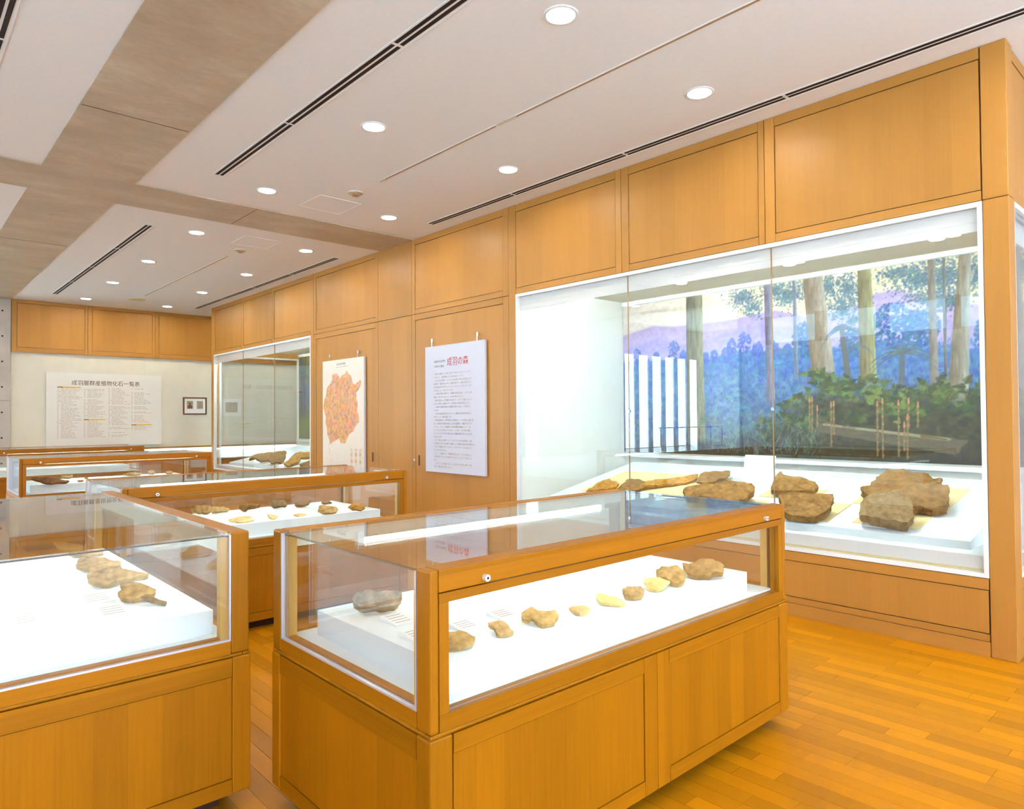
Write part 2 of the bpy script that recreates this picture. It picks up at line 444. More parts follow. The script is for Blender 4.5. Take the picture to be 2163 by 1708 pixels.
# two storage doors in the panelling
def storage_door(name, y0, y1, lock_y, pull_y, st_lo, st_hi):
    d = empty(name); tag(d, kind='structure')
    framed(d, 'x', y0, y1, 0.0, ZH, st_lo, st_hi, 0.075, 0.11, W)
    cyl('lock', 0.016, W - 0.006, W + 0.004, MAT['chrome'], d, 16, 'x', (0, lock_y, 0.965))
    cyl('keyhole', 0.005, W - 0.0075, W - 0.006, MAT['dark'], d, 10, 'x', (0, lock_y, 0.965))
    box('flush_pull', W - 0.0035, W + 0.004, pull_y - 0.013, pull_y + 0.013, 0.90, 1.03, MAT['frame'], d)
    return d
storage_door('door_1', 5.575, 7.44, 7.388, 7.29, 0.094, 0.075)
storage_door('door_2', 8.252, 10.17, 8.292, 8.412, 0.075, 0.075)

# back wall: cream cloth below a veneer header, concrete pillar beside it
wall_back = box('wall_back', 1.806, 8.2, D, D + 0.1, 0, C, MAT['cream']); tag(wall_back, kind='structure')
box('header_backing', 1.82, 8.19, D - 0.019, D, 2.823, C, MAT['gap'], wall_back)
framed(wall_back, 'y', 1.812, 3.06, 2.82, C, 0.085, 0.045, 0.065, 0.075, D - 0.05)
framed(wall_back, 'y', 3.06, 4.30, 2.82, C, 0.075, 0.05, 0.065, 0.075, D - 0.05)
framed(wall_back, 'y', 4.30, 5.56, 2.82, C, 0.075, 0.05, 0.065, 0.075, D - 0.05)
framed(wall_back, 'y', 5.56, 6.85, 2.82, C, 0.075, 0.05, 0.065, 0.075, D - 0.05)
framed(wall_back, 'y', 6.85, 8.15, 2.82, C, 0.075, 0.05, 0.065, 0.075, D - 0.05)
box('header_edge', 1.812, 8.19, D - 0.052, D, 2.806, 2.8225, MAT['wall_x'], wall_back)
pillar = box('wall_pillar', 0.95, 1.80, D - 0.06, D + 0.7, 0, C - 0.012, MAT['pillar']); tag(pillar, kind='structure')
for k in range(8):
    cyl('tie_hole', 0.016, D - 0.0615, D - 0.055, MAT['dark'], pillar, 12, 'y', (1.675, 0, 3.56 - k * 0.475))
box('formwork_joint', 0.95, 1.80, D - 0.0605, D - 0.058, 1.877, 1.882, MAT['gap'], pillar)
w = box('wall_alcove', 8.2, 8.3, 14.0, D + 0.1, 0, C, MAT['cream']); tag(w, kind='structure')
w = box('wall_alcove_side', 6.95, 8.2, 14.0, 14.1, 0, C, MAT['cream']); tag(w, kind='structure')

# the hall behind and to the left of the camera, which the glass mirrors
def wallbox(name, *b):
    w = box(name, *b, MAT['hall']); tag(w, kind='structure'); return w
wallbox('wall_rear', -19.5, 9.3, -6.3, -6.2, 0, 5.6)
wallbox('wall_east', 9.2, 9.3, -6.2, 1.1, 0, C)
wallbox('wall_left', -8.6, -8.5, -6.2, 10.5, 0, 5.6)
wallbox('wall_far_left', -19.6, -19.5, 9.4, 18.7, 0, 5.6)
wallbox('wall_hall_side', -19.5, -8.5, 10.4, 10.5, 0, 5.6)
wallbox('wall_hall_end', -19.5, 0.95, 18.6, 18.7, 0, 5.6)
wallbox('wall_hall_return', 0.95, 1.05, D + 0.6, 18.6, 0, 5.6)
wallbox('trim_bulkhead', -2.3, -2.2, -6.2, 16.2, C - 0.05, 5.6)
wallbox('trim_bulkhead_end', -2.2, 1.0, 16.2, 16.3, C - 0.05, 5.6)
w = box('ceiling_hall', -19.5, -2.2, -6.2, 18.7, 5.6, 5.7, MAT['ceil']); tag(w, kind='structure')
w = box('ceiling_hall_end', -2.2, 1.05, 16.2, 18.7, 5.6, 5.7, MAT['ceil']); tag(w, kind='structure')

# tall window of narrow panes at the hall's end
win = empty('window_1'); tag(win, kind='structure')
for k in (0, 1, 2, 3, 4, 5, 11, 12, 13, 14, 15, 16):
    x0 = -18.9 + k * 0.98
    quad('pane', [(x0 + 0.66, 18.58, 0.05), (x0, 18.58, 0.05), (x0, 18.58, 4.2), (x0 + 0.66, 18.58, 4.2)][::-1], MAT['day_end'], win)
    box('mullion', x0 + 0.665, x0 + 0.975, 18.53, 18.59, 0.0, 4.25, MAT['mullion'], win)
# high strip window in the left wall
win = empty('window_2'); tag(win, kind='structure')
for k in range(9):
    y0 = -4.2 + k * 1.55
    quad('pane', [(-8.48, y0, 3.55), (-8.48, y0 + 1.25, 3.55), (-8.48, y0 + 1.25, 4.25), (-8.48, y0, 4.25)], MAT['day_strip'], win)
    box('mullion', -8.49, -8.40, y0 + 1.25, y0 + 1.55, 3.5, 4.3, MAT['rail'], win)
# wide window behind the camera
win = empty('window_3'); tag(win, kind='structure')
for k in range(8):
    x0 = -7.9 + k * 1.75
    quad('pane', [(x0, -6.18, 0.5), (x0, -6.18, 3.4), (x0 + 1.55, -6.18, 3.4), (x0 + 1.55, -6.18, 0.5)], MAT['day'], win)
    box('mullion', x0 + 1.56, x0 + 1.74, -6.19, -6.10, 0.3, 3.5, MAT['mullion'], win)
rl = empty('stair_railing', (-16.0, 17.0, 0)); tag(rl, 'thin dark steel stair railing mirrored in the showcase glass', 'railing')
boxes('handrail', [(-2.6, 2.4, -0.02, 0.02, 1.0, 1.04), (-2.6, 2.4, -0.015, 0.015, 0.12, 0.15)], MAT['rail'], rl)
for k in range(6):
    box('baluster', -2.5 + k * 0.95, -2.46 + k * 0.95, -0.02, 0.02, 0, 1.0, MAT['rail'], rl)
# ------------------------------------------------------------------ ceiling fittings
ORD = ['first', 'second', 'third', 'fourth', 'fifth', 'sixth', 'seventh', 'eighth', 'ninth', 'tenth']
def make_downlight():
    t = empty('downlight', (0, 0, 0))
    v, f = [], []
    n = 28
    for r, z in ((0.102, 0.0), (0.100, -0.005), (0.083, -0.006), (0.080, 0.0)):
        v += [(r * math.cos(2 * math.pi * i / n), r * math.sin(2 * math.pi * i / n), z) for i in range(n)]
    for k in range(3):
        for i in range(n):
            j = (i + 1) % n
            f.append((k * n + i, k * n + j, (k + 1) * n + j, (k + 1) * n + i))
    mesh_obj('trim_ring', v, f, MAT['white'], t, True)
    mesh_obj('lens', [(0.082 * math.cos(-2 * math.pi * i / 20), 0.082 * math.sin(-2 * math.pi * i / 20), -0.003) for i in range(20)], [tuple(range(20))], MAT['lens'], t)
    return t
proto = make_downlight()
first = True
YS = [0.65, 2.69, 4.72, 6.76, 8.85, 10.92, 12.98, 15.04]
rows = [(2.86, YS, 'in the row beside the concrete beam'), (4.29, YS, 'in the row nearest the panelled wall'),
        (0.0, YS, 'in the row just left of the concrete beam'), (-1.43, YS, 'in the far left row of the ceiling'),
        (2.86, [-1.4, -3.4], 'behind the camera beside the concrete beam'), (4.29, [-1.4, -3.4], 'behind the camera in the wall row'),
        (6.0, [-0.6, -2.6], 'in the bay right of the corner post'), (6.1, [15.25], 'added unseen to brighten the alcove behind the far showcase'), (7.4, [15.25], 'added unseen to brighten the deep end of the alcove')]  # the alcove pair is added to brighten the back wall there
for (x, ys, where) in rows:
    for i, y in enumerate(ys):
        o = proto if first else copy_tree(proto)
        first = False
        o.location = (x, y, C)
        tag(o, 'round glowing downlight, %s from the camera %s' % (ORD[i], where), 'ceiling light', 'recessed downlights')

def linear_diffuser(x, y0, y1, label):
    t = empty('air_diffuser', (x, (y0 + y1) / 2, C)); t['oy'] = (y0 + y1) / 2; t['ox'] = x; t['oz'] = C
    tag(t, label, 'air vent', 'linear slot diffusers')
    box('frame', x - 0.048, x + 0.048, y0, y1, C - 0.004, C, MAT['white'], t)
    box('flange', x + 0.048, x + 0.056, y0, y1, C - 0.006, C, MAT['white'], t)
    for dx in (-0.022, 0.020):
        box('slot', x + dx - 0.013, x + dx + 0.013, y0 + 0.015, y1 - 0.015, C - 0.0055, C - 0.003, MAT['dark'], t)
    n = int((y1 - y0) / 1.45)
    for k in range(1, n):
        yy = y0 + (y1 - y0) * k / n
        box('slot_spacer', x - 0.036, x + 0.034, yy - 0.012, yy + 0.012, C - 0.0062, C - 0.003, MAT['white'], t)
linear_diffuser(2.335, -1.0, 6.62, 'long twin-slot ceiling diffuser beside the near concrete beam')
linear_diffuser(4.80, -0.6, 6.66, 'long twin-slot ceiling diffuser hugging the panelled wall above the big showcase')
linear_diffuser(2.33, 8.86, 14.82, 'twin-slot ceiling diffuser of the far bay beside the concrete beam')
linear_diffuser(4.81, 8.95, 14.9, 'twin-slot ceiling diffuser of the far bay along the panelled wall')
linear_diffuser(0.50, -1.0, 6.62, 'twin-slot ceiling diffuser at the upper left corner, left of the beam')
linear_diffuser(0.50, 8.86, 14.82, 'twin-slot ceiling diffuser in the far bay left of the beam')

def track(x, y0, y1, label):
    t = empty('lighting_track', (x, (y0 + y1) / 2, C)); t['oy'] = (y0 + y1) / 2; t['ox'] = x; t['oz'] = C
    tag(t, label, 'lighting track', 'recessed lighting tracks')
    box('body', x - 0.018, x + 0.018, y0, y1, C - 0.003, C, MAT['ceil'], t)
    box('slot', x - 0.008, x + 0.008, y0 + 0.12, y1 - 0.1, C - 0.0045, C - 0.002, MAT['tan'], t)
    for yy in (y0 + 0.05, y1 - 0.05):
        box('end_cap', x - 0.019, x + 0.019, yy - 0.05, yy + 0.05, C - 0.004, C, MAT['cream'], t)
track(3.57, 3.95, 5.78, 'thin recessed ceiling track, the part ending nearest the smoke detector')
track(3.57, -0.3, 3.93, 'thin recessed ceiling track running out at the top of the picture')
track(3.60, 9.85, 14.0, 'thin recessed ceiling track in the far ceiling bay')

for (x, y, lab) in ((3.56, 6.23, 'small round smoke detector in the near ceiling bay'), (3.60, 9.38, 'small round smoke detector in the far ceiling bay')):
    t = empty('smoke_detector', (x, y, C)); tag(t, lab, 'smoke detector', 'smoke detectors')
    cyl('base', 0.075, -0.012, 0.0, MAT['cream'], t, 20, r1=0.08)
    cyl('sensor', 0.035, -0.035, -0.012, MAT['tan'], t, 16, r1=0.045)
t = empty('ceiling_speaker', (3.60, 14.5, C)); tag(t, 'flat round beige speaker grille near the back wall', 'speaker')
cyl('grille', 0.125, -0.012, 0.0, MAT['mat'], t, 28, r1=0.15)
cyl('rim', 0.155, -0.004, 0.0, MAT['cream'], t, 28)
for (x0, x1, y0, y1, lab) in ((3.32, 3.80, 6.52, 7.02, 'square access hatch outlined in the near ceiling bay'), (3.36, 3.84, 8.6, 9.1, 'square access hatch outlined in the far ceiling bay')):
    t = empty('access_hatch', ((x0 + x1) / 2, (y0 + y1) / 2, C)); t['ox'], t['oy'], t['oz'] = t.location
    tag(t, lab, 'hatch', 'ceiling hatches')
    box('cover', x0 + 0.008, x1 - 0.008, y0 + 0.008, y1 - 0.008, C - 0.0015, C, MAT['ceil'], t)
    for b in ((x0, x1, y0, y0 + 0.006), (x0, x1, y1 - 0.006, y1), (x0, x0 + 0.006, y0, y1), (x1 - 0.006, x1, y0, y1)):
        box('trim', *b, C - 0.004, C, MAT['white'], t)
# ------------------------------------------------------------------ free-standing table cases
HL, HD = 1.07, 0.5325            # half length, half depth
def make_case():
    t = empty('table_showcase')
    B = lambda n, *a, **k: box(n, *a, t, **k) if len(a) == 7 else box(n, *a[:7], t, a[7])
    cx, cy, cz = MAT['case_x'], MAT['case_y'], MAT['case_z']
    B('toe_kick', -HL + 0.09, HL - 0.09, -HD + 0.09, HD - 0.09, 0.0, 0.085, MAT['kick'])
    B('carcass', -HL + 0.02, HL - 0.02, -HD + 0.02, HD - 0.02, 0.072, 0.60, MAT['gap'])
    Z0, Z1 = 0.07, 0.588
    for sx in (-1, 1):
        for sy in (-1, 1):
            xa, xb = sorted((sx * HL, sx * (HL - 0.081))); ya, yb = sorted((sy * HD, sy * (HD - 0.07)))
            B('base_post', xa, xb, ya, yb, Z0, Z1, cz, 0.006)
            xa, xb = sorted((sx * (HL - 0.004), sx * (HL - 0.036))); ya, yb = sorted((sy * (HD - 0.004), sy * (HD - 0.074)))
            B('upper_post', xa, xb, ya, yb, 0.600, 1.065, cz, 0.007)
    # base: two doors on each long side, one panel on each end
    for sy in (-1, 1):
        def slab(n, x0, x1, z0, z1, mat, dep, par):
            ya, yb = sorted((sy * (HD - dep), sy * (HD - 0.022)))
            return box(n, x0, x1, ya, yb, z0, z1, mat, par)
        for sx in (-1, 1):
            a, b = sorted((sx * (HL - 0.083), sx * 0.0015))
            pa, pb = sorted((sx * (HL - 0.085), sx * 0.082))
            d = slab('door', pa + 0.001, pb - 0.001, 0.129, 0.528, cz, 0.005, t)
            slab('rail', pa, pb, 0.531, Z1 - 0.002, cx, 0.001, d)
            slab('rail', pa, pb, Z0, 0.126, cx, 0.001, d)
            ma, mb = sorted((sx * 0.0015, sx * 0.0795))
            slab('stile', ma, mb, Z0, Z1 - 0.002, cz, 0.001, d)
    for sx in (-1, 1):
        def slab(n, y0, y1, z0, z1, mat, dep, par):
            xa, xb = sorted((sx * (HL - dep), sx * (HL - 0.022)))
            return box(n, xa, xb, y0, y1, z0, z1, mat, par)
        p = slab('end_panel', -HD + 0.072, HD - 0.072, 0.129, 0.512, cz, 0.005, t)
        slab('rail', -HD + 0.072, HD - 0.072, 0.515, Z1 - 0.002, cy, 0.001, p)
        slab('rail', -HD + 0.072, HD - 0.072, Z0, 0.126, cy, 0.001, p)
    # rounded bead between base and glass hood
    for b in ((-HL + 0.003, HL - 0.003, -HD + 0.003, -HD + 0.03), (-HL + 0.003, HL - 0.003, HD - 0.03, HD - 0.003), (-HL + 0.003, -HL + 0.03, -HD + 0.03, HD - 0.03), (HL - 0.03, HL - 0.003, -HD + 0.03, HD - 0.03)):
        B('bead', *b, 0.5885, 0.6000, cx, 0.004)
    # hood
    for sy in (-1, 1):
        def slab(n, x0, x1, z0, z1, mat, d0=0.006, d1=0.05, par=t, bevel=0.0):
            ya, yb = sorted((sy * (HD - d0), sy * (HD - d1)))
            return box(n, x0, x1, ya, yb, z0, z1, mat, par, bevel)
        tr_ = slab('top_rail', -HL + 0.0365, HL - 0.0365, 0.9985, 1.0645, cx, 0.004, 0.078, t, 0.004)
        slab('inner_facing', -HL + 0.05, HL - 0.05, 1.000, 1.050, MAT['cream'], 0.0785, 0.082)
        fr = slab('glazed_door', -HL + 0.038, HL - 0.038, 0.968, 0.9955, cx)
        slab('bottom_rail', -HL + 0.038, HL - 0.038, 0.6005, 0.6495, cx, 0.006, 0.05, fr)
        for sx in (-1, 1):
            xa, xb = sorted((sx * (HL - 0.038), sx * (HL - 0.072)))
            slab('stile', xa, xb, 0.650, 0.9675, cz, 0.006, 0.05, fr)
            o = cyl('lock', 0.0105, -0.012, 0.012, MAT['lockmetal'], t, 16, 'y', (sx * (HL - 0.207), sy * HD, 1.017))
            cyl('keyhole', 0.004, -0.0128, 0.0128, MAT['dark'], o, 8, 'y', (sx * (HL - 0.207), sy * (HD), 1.017))
        slab('front_pane', -HL + 0.072, HL - 0.072, 0.650, 0.968, MAT['glass'], 0.022, 0.028)
        yy = sy * (HD - 0.100)
        if sy > 0:
            tube('fluorescent_tube', 0.0125, -0.72, 0.80, MAT['tube'], t, 'x', (0, yy, 0.990))
            box('added_lamp_cap', -0.74, 0.82, yy - 0.017, yy + 0.021, 1.0045, 1.0075, MAT['cream'], t)  # cap added over the tube to keep its light off the facing
            for xx in (-0.735, 0.815):
                box('tube_holder', xx - 0.014, xx + 0.014, yy - 0.014, yy + 0.014, 0.972, 1.03, MAT['white'], t)
        else:
            tube('fluorescent_tube', 0.0095, -0.80, 0.80, MAT['tube'], t, 'x', (0, sy * (HD - 0.066), 0.986))
            slab('added_lamp_shield', -HL + 0.05, HL - 0.05, 0.977, 1.050, MAT['cream'], 0.0825, 0.0845)  # strip added to hide the bright tube from inside
    for sx in (-1, 1):
        def slab(n, y0, y1, z0, z1, mat, d0, d1, par=t):
            xa, xb = sorted((sx * (HL - d0), sx * (HL - d1)))
            return box(n, xa, xb, y0, y1, z0, z1, mat, par)
        slab('end_rail', -HD + 0.075, HD - 0.075, 0.6005, 0.6495, cy, 0.006, 0.06)
        slab('end_pane', -HD + 0.075, HD - 0.075, 0.650, 1.0545, MAT['glass'], 0.012, 0.018)
        slab('edge_strip', -HD + 0.0745, HD - 0.0745, 0.650, 0.657, MAT['alu'], 0.005, 0.020)
        for sy in (-1, 1):
            ya, yb = sorted((sy * (HD - 0.0745), sy * (HD - 0.081)))
            slab('edge_strip', ya, yb, 0.657, 1.056, MAT['alu'], 0.005, 0.020)
            ya, yb = sorted((sy * (HD - 0.075), sy * (HD - 0.110)))
            slab('inner_post', ya, yb, 0.650, 1.045, MAT['paleoak'], 0.022, 0.055)
        slab('pane_joint', -HD + 0.078, HD - 0.078, 1.0495, 1.0545, MAT['dark'], 0.0185, 0.026)
        slab('inner_rail', -HD + 0.11, HD - 0.11, 0.650, 0.664, cy, 0.022, 0.05)
    B('top_pane', -HL + 0.005, HL - 0.005, -HD + 0.079, HD - 0.079, 1.055, 1.062, MAT['glass'])
    B('display_deck', -HL + 0.052, HL - 0.052, -HD + 0.052, HD - 0.052, 0.640, 0.655, MAT['deck'])
    B('display_block', -HL + 0.125, HL - 0.205, -HD + 0.10, HD - 0.14, 0.655, 0.750, MAT['deck'])
    return t
case0 = make_case()
case_spots = [((2.218, 2.1385, 0), 0, 'nearest wooden table showcase with glass hood, filling the foreground at right'),
              ((0.5425, 3.765, 0), math.pi / 2, 'wooden table showcase cut off by the left edge of the picture'),
              ((2.195, 5.4025, 0), 0, 'wooden table showcase standing behind the two nearest ones'),
              ((2.24, 10.13, 0), 0, 'distant wooden table showcase holding a long dark slab'),
              ((2.25, 13.40, 0), 0, 'farthest wooden table showcase in front of the list board')]
for i, (loc, rz, lab) in enumerate(case_spots):
    o = case0 if i == 0 else copy_tree(case0)
    o.location = loc; o.rotation_euler = (0, 0, rz)
    tag(o, lab, 'showcase', 'free-standing table showcases')
# the left case shows its block close to the camera: nothing else differs

# long lit desk case along the back wall
t = empty('wall_desk_case', (5.85, 15.66, 0)); t['ox'], t['oy'] = 5.85, 15.66
tag(t, 'low lit desk showcase running along the back wall', 'showcase')
box('toe_kick', 4.0, 7.7, 15.47, 15.95, 0, 0.08, MAT['kick'], t)
for k in range(3):
    x0 = 3.95 + k * 1.26
    box('door', x0 + 0.003, x0 + 1.257, 15.43, 15.95, 0.08, 0.62, MAT['case_z'], t)
box('base_rail', 3.95, 7.73, 15.425, 15.95, 0.62, 0.655, MAT['case_x'], t)
box('display_deck', 3.97, 7.71, 15.44, 15.94, 0.655, 0.67, MAT['deck'], t)
box('back_panel', 3.97, 7.71, 15.92, 15.945, 0.67, 0.90, MAT['deck'], t)
box('front_pane', 3.95, 7.73, 15.43, 15.436, 0.655, 0.86, MAT['glass'], t)
box('top_rail', 3.95, 7.73, 15.72, 15.95, 0.90, 0.925, MAT['case_x'], t)
tube('fluorescent_tube', 0.012, -1.7, 1.7, MAT['tube'], t, 'x', (0, 0.10, 0.85))
# ------------------------------------------------------------------ wall showcases
def wall_case(name, label, y0, y1, splits, zf, zp, side, bx=6.90):
    t = empty(name, (W + 0.9, (y0 + y1) / 2, 0)); t['ox'], t['oy'] = W + 0.9, (y0 + y1) / 2
    tag(t, label, 'showcase', 'built-in wall showcases')
    B = lambda n, *a: box(n, *a, t)
    z0, z1 = 0.486, 2.828
    wh = MAT['white']
    B('frame_top', W - 0.004, W + 0.05, y0, y1, z1 - 0.032, z1, wh)
    B('frame_bottom', W - 0.004, W + 0.05, y0, y1, z0, z0 + 0.028, wh)
    B('frame_side', W - 0.004, W + 0.05, y0, y0 + 0.026, z0 + 0.028, z1 - 0.032, wh)
    B('frame_side', W - 0.004, W + 0.05, y1 - 0.026, y1, z0 + 0.028, z1 - 0.032, wh)
    edges = [y0 + 0.026] + splits + [y1 - 0.026]
    for a, b in zip(edges[:-1], edges[1:]):
        B('front_pane', W + 0.022, W + 0.030, a + 0.003, b - 0.003, z0 + 0.028, z1 - 0.032, MAT['glass'])
    for s in splits:
        B('pane_seal', W + 0.021, W + 0.031, s - 0.003, s + 0.003, z0 + 0.028, z1 - 0.032, MAT['tan'])
        cyl('pane_clip', 0.014, W + 0.012, W + 0.021, MAT['chrome'], t, 12, 'x', (-t['ox'], s - t['oy'], 1.55))
    B('track', W + 0.0305, W + 0.0355, y0, y1, z0 + 0.028, z0 + 0.045, MAT['mat'])
    B('valance', W + 0.040, W + 0.052, y0, y1, 2.652, z1 + 0.1, wh)
    B('sill_fascia', W + 0.036, W + 0.0545, y0, y1, z0 + 0.03, zf, wh)
    B('display_floor', W + 0.055, bx, y0, y1, zf - 0.02, zf, MAT['deck'])
    B('case_ceiling', W + 0.052, bx, y0, y1, 2.93, 2.95, MAT['caseceil'])
    B('back_wall', bx, bx + 0.05, y0 - 0.1, y1 + 0.1, 0.4, 3.0, MAT['inner'])
    B('ledge', bx - 0.05, bx, y0, y1, 1.005, 1.045, wh)
    B('head_strip', bx - 0.02, bx, y0, y1, 2.882, 2.93, wh)
    # sloping platform
    pa, pb = (y0 + 0.15, y1 - 0.28)
    xa, xb = W + 0.21, 6.72
    q = [(xa, pa, zf), (xb, pa, zf), (xb, pb, zf), (xa, pb, zf), (xa, pa, zp), (xb, pa, zp + 0.2 * (xb - xa)), (xb, pb, zp + 0.2 * (xb - xa)), (xa, pb, zp)]
    q = [(a - t['ox'], b - t['oy'], c) for a, b, c in q]
    mesh_obj('sloping_platform', q, BOXF, MAT['deck'], t)
    ln = (y1 - y0) / 2 - 0.12
    tube('fluorescent_tube', 0.016, -ln, ln, MAT['walltube'], t, 'y', (W + 0.155 - t['ox'], 0, 2.80))
    if side == 'low':      # the far end is closed, the near end glazed round the corner
        B('end_wall', W + 0.05, bx, y1, y1 + 0.04, 0.4, 3.0, MAT['inner'])
        B('side_frame', 5.202, 5.23, 1.046, 1.10, z0, z1, wh)
        B('side_frame', 6.86, 6.90, 1.046, 1.10, z0, z1, wh)
        B('side_frame', 5.23, 6.86, 1.046, 1.10, z1 - 0.032, z1, wh)
        B('side_frame', 5.23, 6.86, 1.046, 1.10, z0, z0 + 0.028, wh)
        B('side_pane', 5.23, 6.86, 1.068, 1.076, z0 + 0.028, z1 - 0.032, MAT['glass'])
        B('side_valance', 5.202, 6.9, 1.125, 1.14, 2.652, z1 + 0.1, wh)
        B('side_sill', 5.202, 6.9, 1.11, 1.125, z0, zf, wh)
        B('display_floor', 5.16, bx, 1.10, y0, zf - 0.02, zf, MAT['deck'])
        B('case_ceiling', 5.16, bx, 1.10, y0, 2.93, 2.95, MAT['caseceil'])
        for yy in (1.80, 3.04, 4.24):
            mesh_obj('case_downlight', [(6.36 - t['ox'] + 0.055 * math.cos(-2 * math.pi * i / 16), yy - t['oy'] + 0.055 * math.sin(-2 * math.pi * i / 16), 2.926) for i in range(16)], [tuple(range(16))], MAT['lens_small'], t)
    else:
        B('end_wall', W + 0.05, bx, y0 - 0.04, y0, 0.4, 3.0, MAT['inner'])
        B('side_frame', W + 0.10, W + 0.14, y1 - 0.03, y1 + 0.02, z0, z1, wh)
        B('side_frame', W + 0.14, bx, y1 - 0.03, y1 + 0.02, z1 - 0.032, z1, wh)
        B('side_frame', W + 0.14, bx, y1 - 0.03, y1 + 0.02, z0, z0 + 0.028, wh)
        B('side_pane', W + 0.14, bx, y1 - 0.008, y1, z0 + 0.028, z1 - 0.032, MAT['glass'])
        B('side_base', W + 0.10, bx + 0.05, y1, y1 + 0.03, 0, z0, MAT['wall_z'])
        B('side_header', W + 0.10, bx + 0.05, y1, y1 + 0.03, z1, C, MAT['wall_z'])
    return t
wall_case('wall_showcase', 'big built-in wall showcase with forest mural and sloping stone display', 1.18, 5.46, [2.575, 3.965], 0.612, 0.665, 'low')
wall_case('wall_showcase', 'far built-in wall showcase with white frame near the back corner', 10.28, 14.60, [11.70, 13.12], 0.58, 0.63, 'high')
# ------------------------------------------------------------------ painted and printed pictures
rs = np.random.RandomState(5)
def vnoise(ny, nx, cy, cx, octs=4):
    out = np.zeros((ny, nx)); amp = 1.0; tot = 0.0
    for o in range(octs):
        gy, gx = max(2, int(cy * 2 ** o)), max(2, int(cx * 2 ** o))
        g = rs.rand(gy + 2, gx + 2)
        yy = np.linspace(0, gy, ny)[:, None]; xx = np.linspace(0, gx, nx)[None, :]
        iy = yy.astype(int); ix = xx.astype(int); fy = yy - iy; fx = xx - ix
        fy = fy * fy * (3 - 2 * fy); fx = fx * fx * (3 - 2 * fx)
        out += amp * ((g[iy, ix] * (1 - fx) + g[iy, ix + 1] * fx) * (1 - fy) + (g[iy + 1, ix] * (1 - fx) + g[iy + 1, ix + 1] * fx) * fy)
        tot += amp; amp *= 0.55
    return out / tot

class Canvas:
    """u runs 0..1 left to right, v 0..1 bottom to top"""
    def __init__(s, nx, ny, aspect):
        s.nx, s.ny, s.a = nx, ny, aspect
        s.u = np.linspace(0, 1, nx)[None, :].repeat(ny, 0); s.v = np.linspace(0, 1, ny)[:, None].repeat(nx, 1)
        s.c = np.zeros((ny, nx, 3))
    def put(s, mask, col):
        col = np.asarray(col, float)
        s.c = s.c * (1 - mask[..., None]) + col * mask[..., None]
    def win(s, u0, u1, v0, v1):
        a = max(0, int(u0 * s.nx) - 2); b = min(s.nx, int(u1 * s.nx) + 3); c = max(0, int(v0 * s.ny) - 2); d = min(s.ny, int(v1 * s.ny) + 3)
        return slice(c, max(c, d)), slice(a, max(a, b))
    def dot(s, u, v, r, col, al=1.0, sq=1.0):
        w = s.win(u - r / s.a * 1.2, u + r / s.a * 1.2, v - r * sq * 1.2, v + r * sq * 1.2)
        if s.u[w].size == 0: return
        d = np.hypot((s.u[w] - u) * s.a, (s.v[w] - v) / sq)
        m = np.clip((r - d) / (0.35 * r + 0.5 / s.ny), 0, 1)[..., None] * al
        s.c[w] = s.c[w] * (1 - m) + np.asarray(col, float) * m
    def line(s, p, q, r0, r1, col, al=1.0):
        (a, b), (c, d) = p, q; rm = max(r0, r1)
        w = s.win(min(a, c) - rm / s.a, max(a, c) + rm / s.a, min(b, d) - rm, max(b, d) + rm)
        if s.u[w].size == 0: return
        x = (s.u[w] - a) * s.a; y = s.v[w] - b; dx = (c - a) * s.a; dy = d - b
        t = np.clip((x * dx + y * dy) / (dx * dx + dy * dy + 1e-9), 0, 1)
        dist = np.hypot(x - t * dx, y - t * dy); r = r0 + (r1 - r0) * t
        m = np.clip((r - dist) / (0.8 / s.ny) + 0.5, 0, 1)[..., None] * al
        s.c[w] = s.c[w] * (1 - m) + np.asarray(col, float) * m

def picture(name, canvas, origin, right, up, wdt, hgt, mat, parent):
    """a printed sheet: a fine grid with one colour per point"""
    ny, nx = canvas.ny, canvas.nx
    o = np.array(origin); R = np.array(right) * wdt; U = np.array(up) * hgt
    P = o + canvas.u[..., None] * R + canvas.v[..., None] * U
    me = bpy.data.meshes.new(name)
    idx = np.arange(nx * ny).reshape(ny, nx)
    quads = np.stack([idx[:-1, :-1], idx[:-1, 1:], idx[1:, 1:], idx[1:, :-1]], -1).reshape(-1, 4)
    me.vertices.add(nx * ny); me.vertices.foreach_set('co', P.reshape(-1))
    me.loops.add(quads.size); me.loops.foreach_set('vertex_index', quads.reshape(-1))
    me.polygons.add(len(quads)); me.polygons.foreach_set('loop_start', np.arange(0, quads.size, 4)); me.polygons.foreach_set('loop_total', np.full(len(quads), 4))
    me.update(calc_edges=True)
    at = me.attributes.new('print', 'FLOAT_COLOR', 'POINT')
    col = np.ones((nx * ny, 4)); col[:, :3] = lin(np.clip(canvas.c, 0, 255)).reshape(-1, 3)
    at.data.foreach_set('color', col.reshape(-1))
    me.materials.append(mat); me.validate()
    return link(bpy.data.objects.new(name, me), parent)

def leafy(cv, cu, cvv, ru, rv, n, cols, rmin=0.006, rmax=0.013, al=0.8):
    for i in range(n):
        a = rs.rand() * 2 * math.pi; q = min(1.7, abs(rs.randn()) * 0.75)
        c = np.array(cols[rs.randint(len(cols))]) + rs.randn(3) * 8
        cv.dot(cu + ru * q * math.cos(a), cvv + rv * q * math.sin(a), rmin + rs.rand() * (rmax - rmin), c, al)

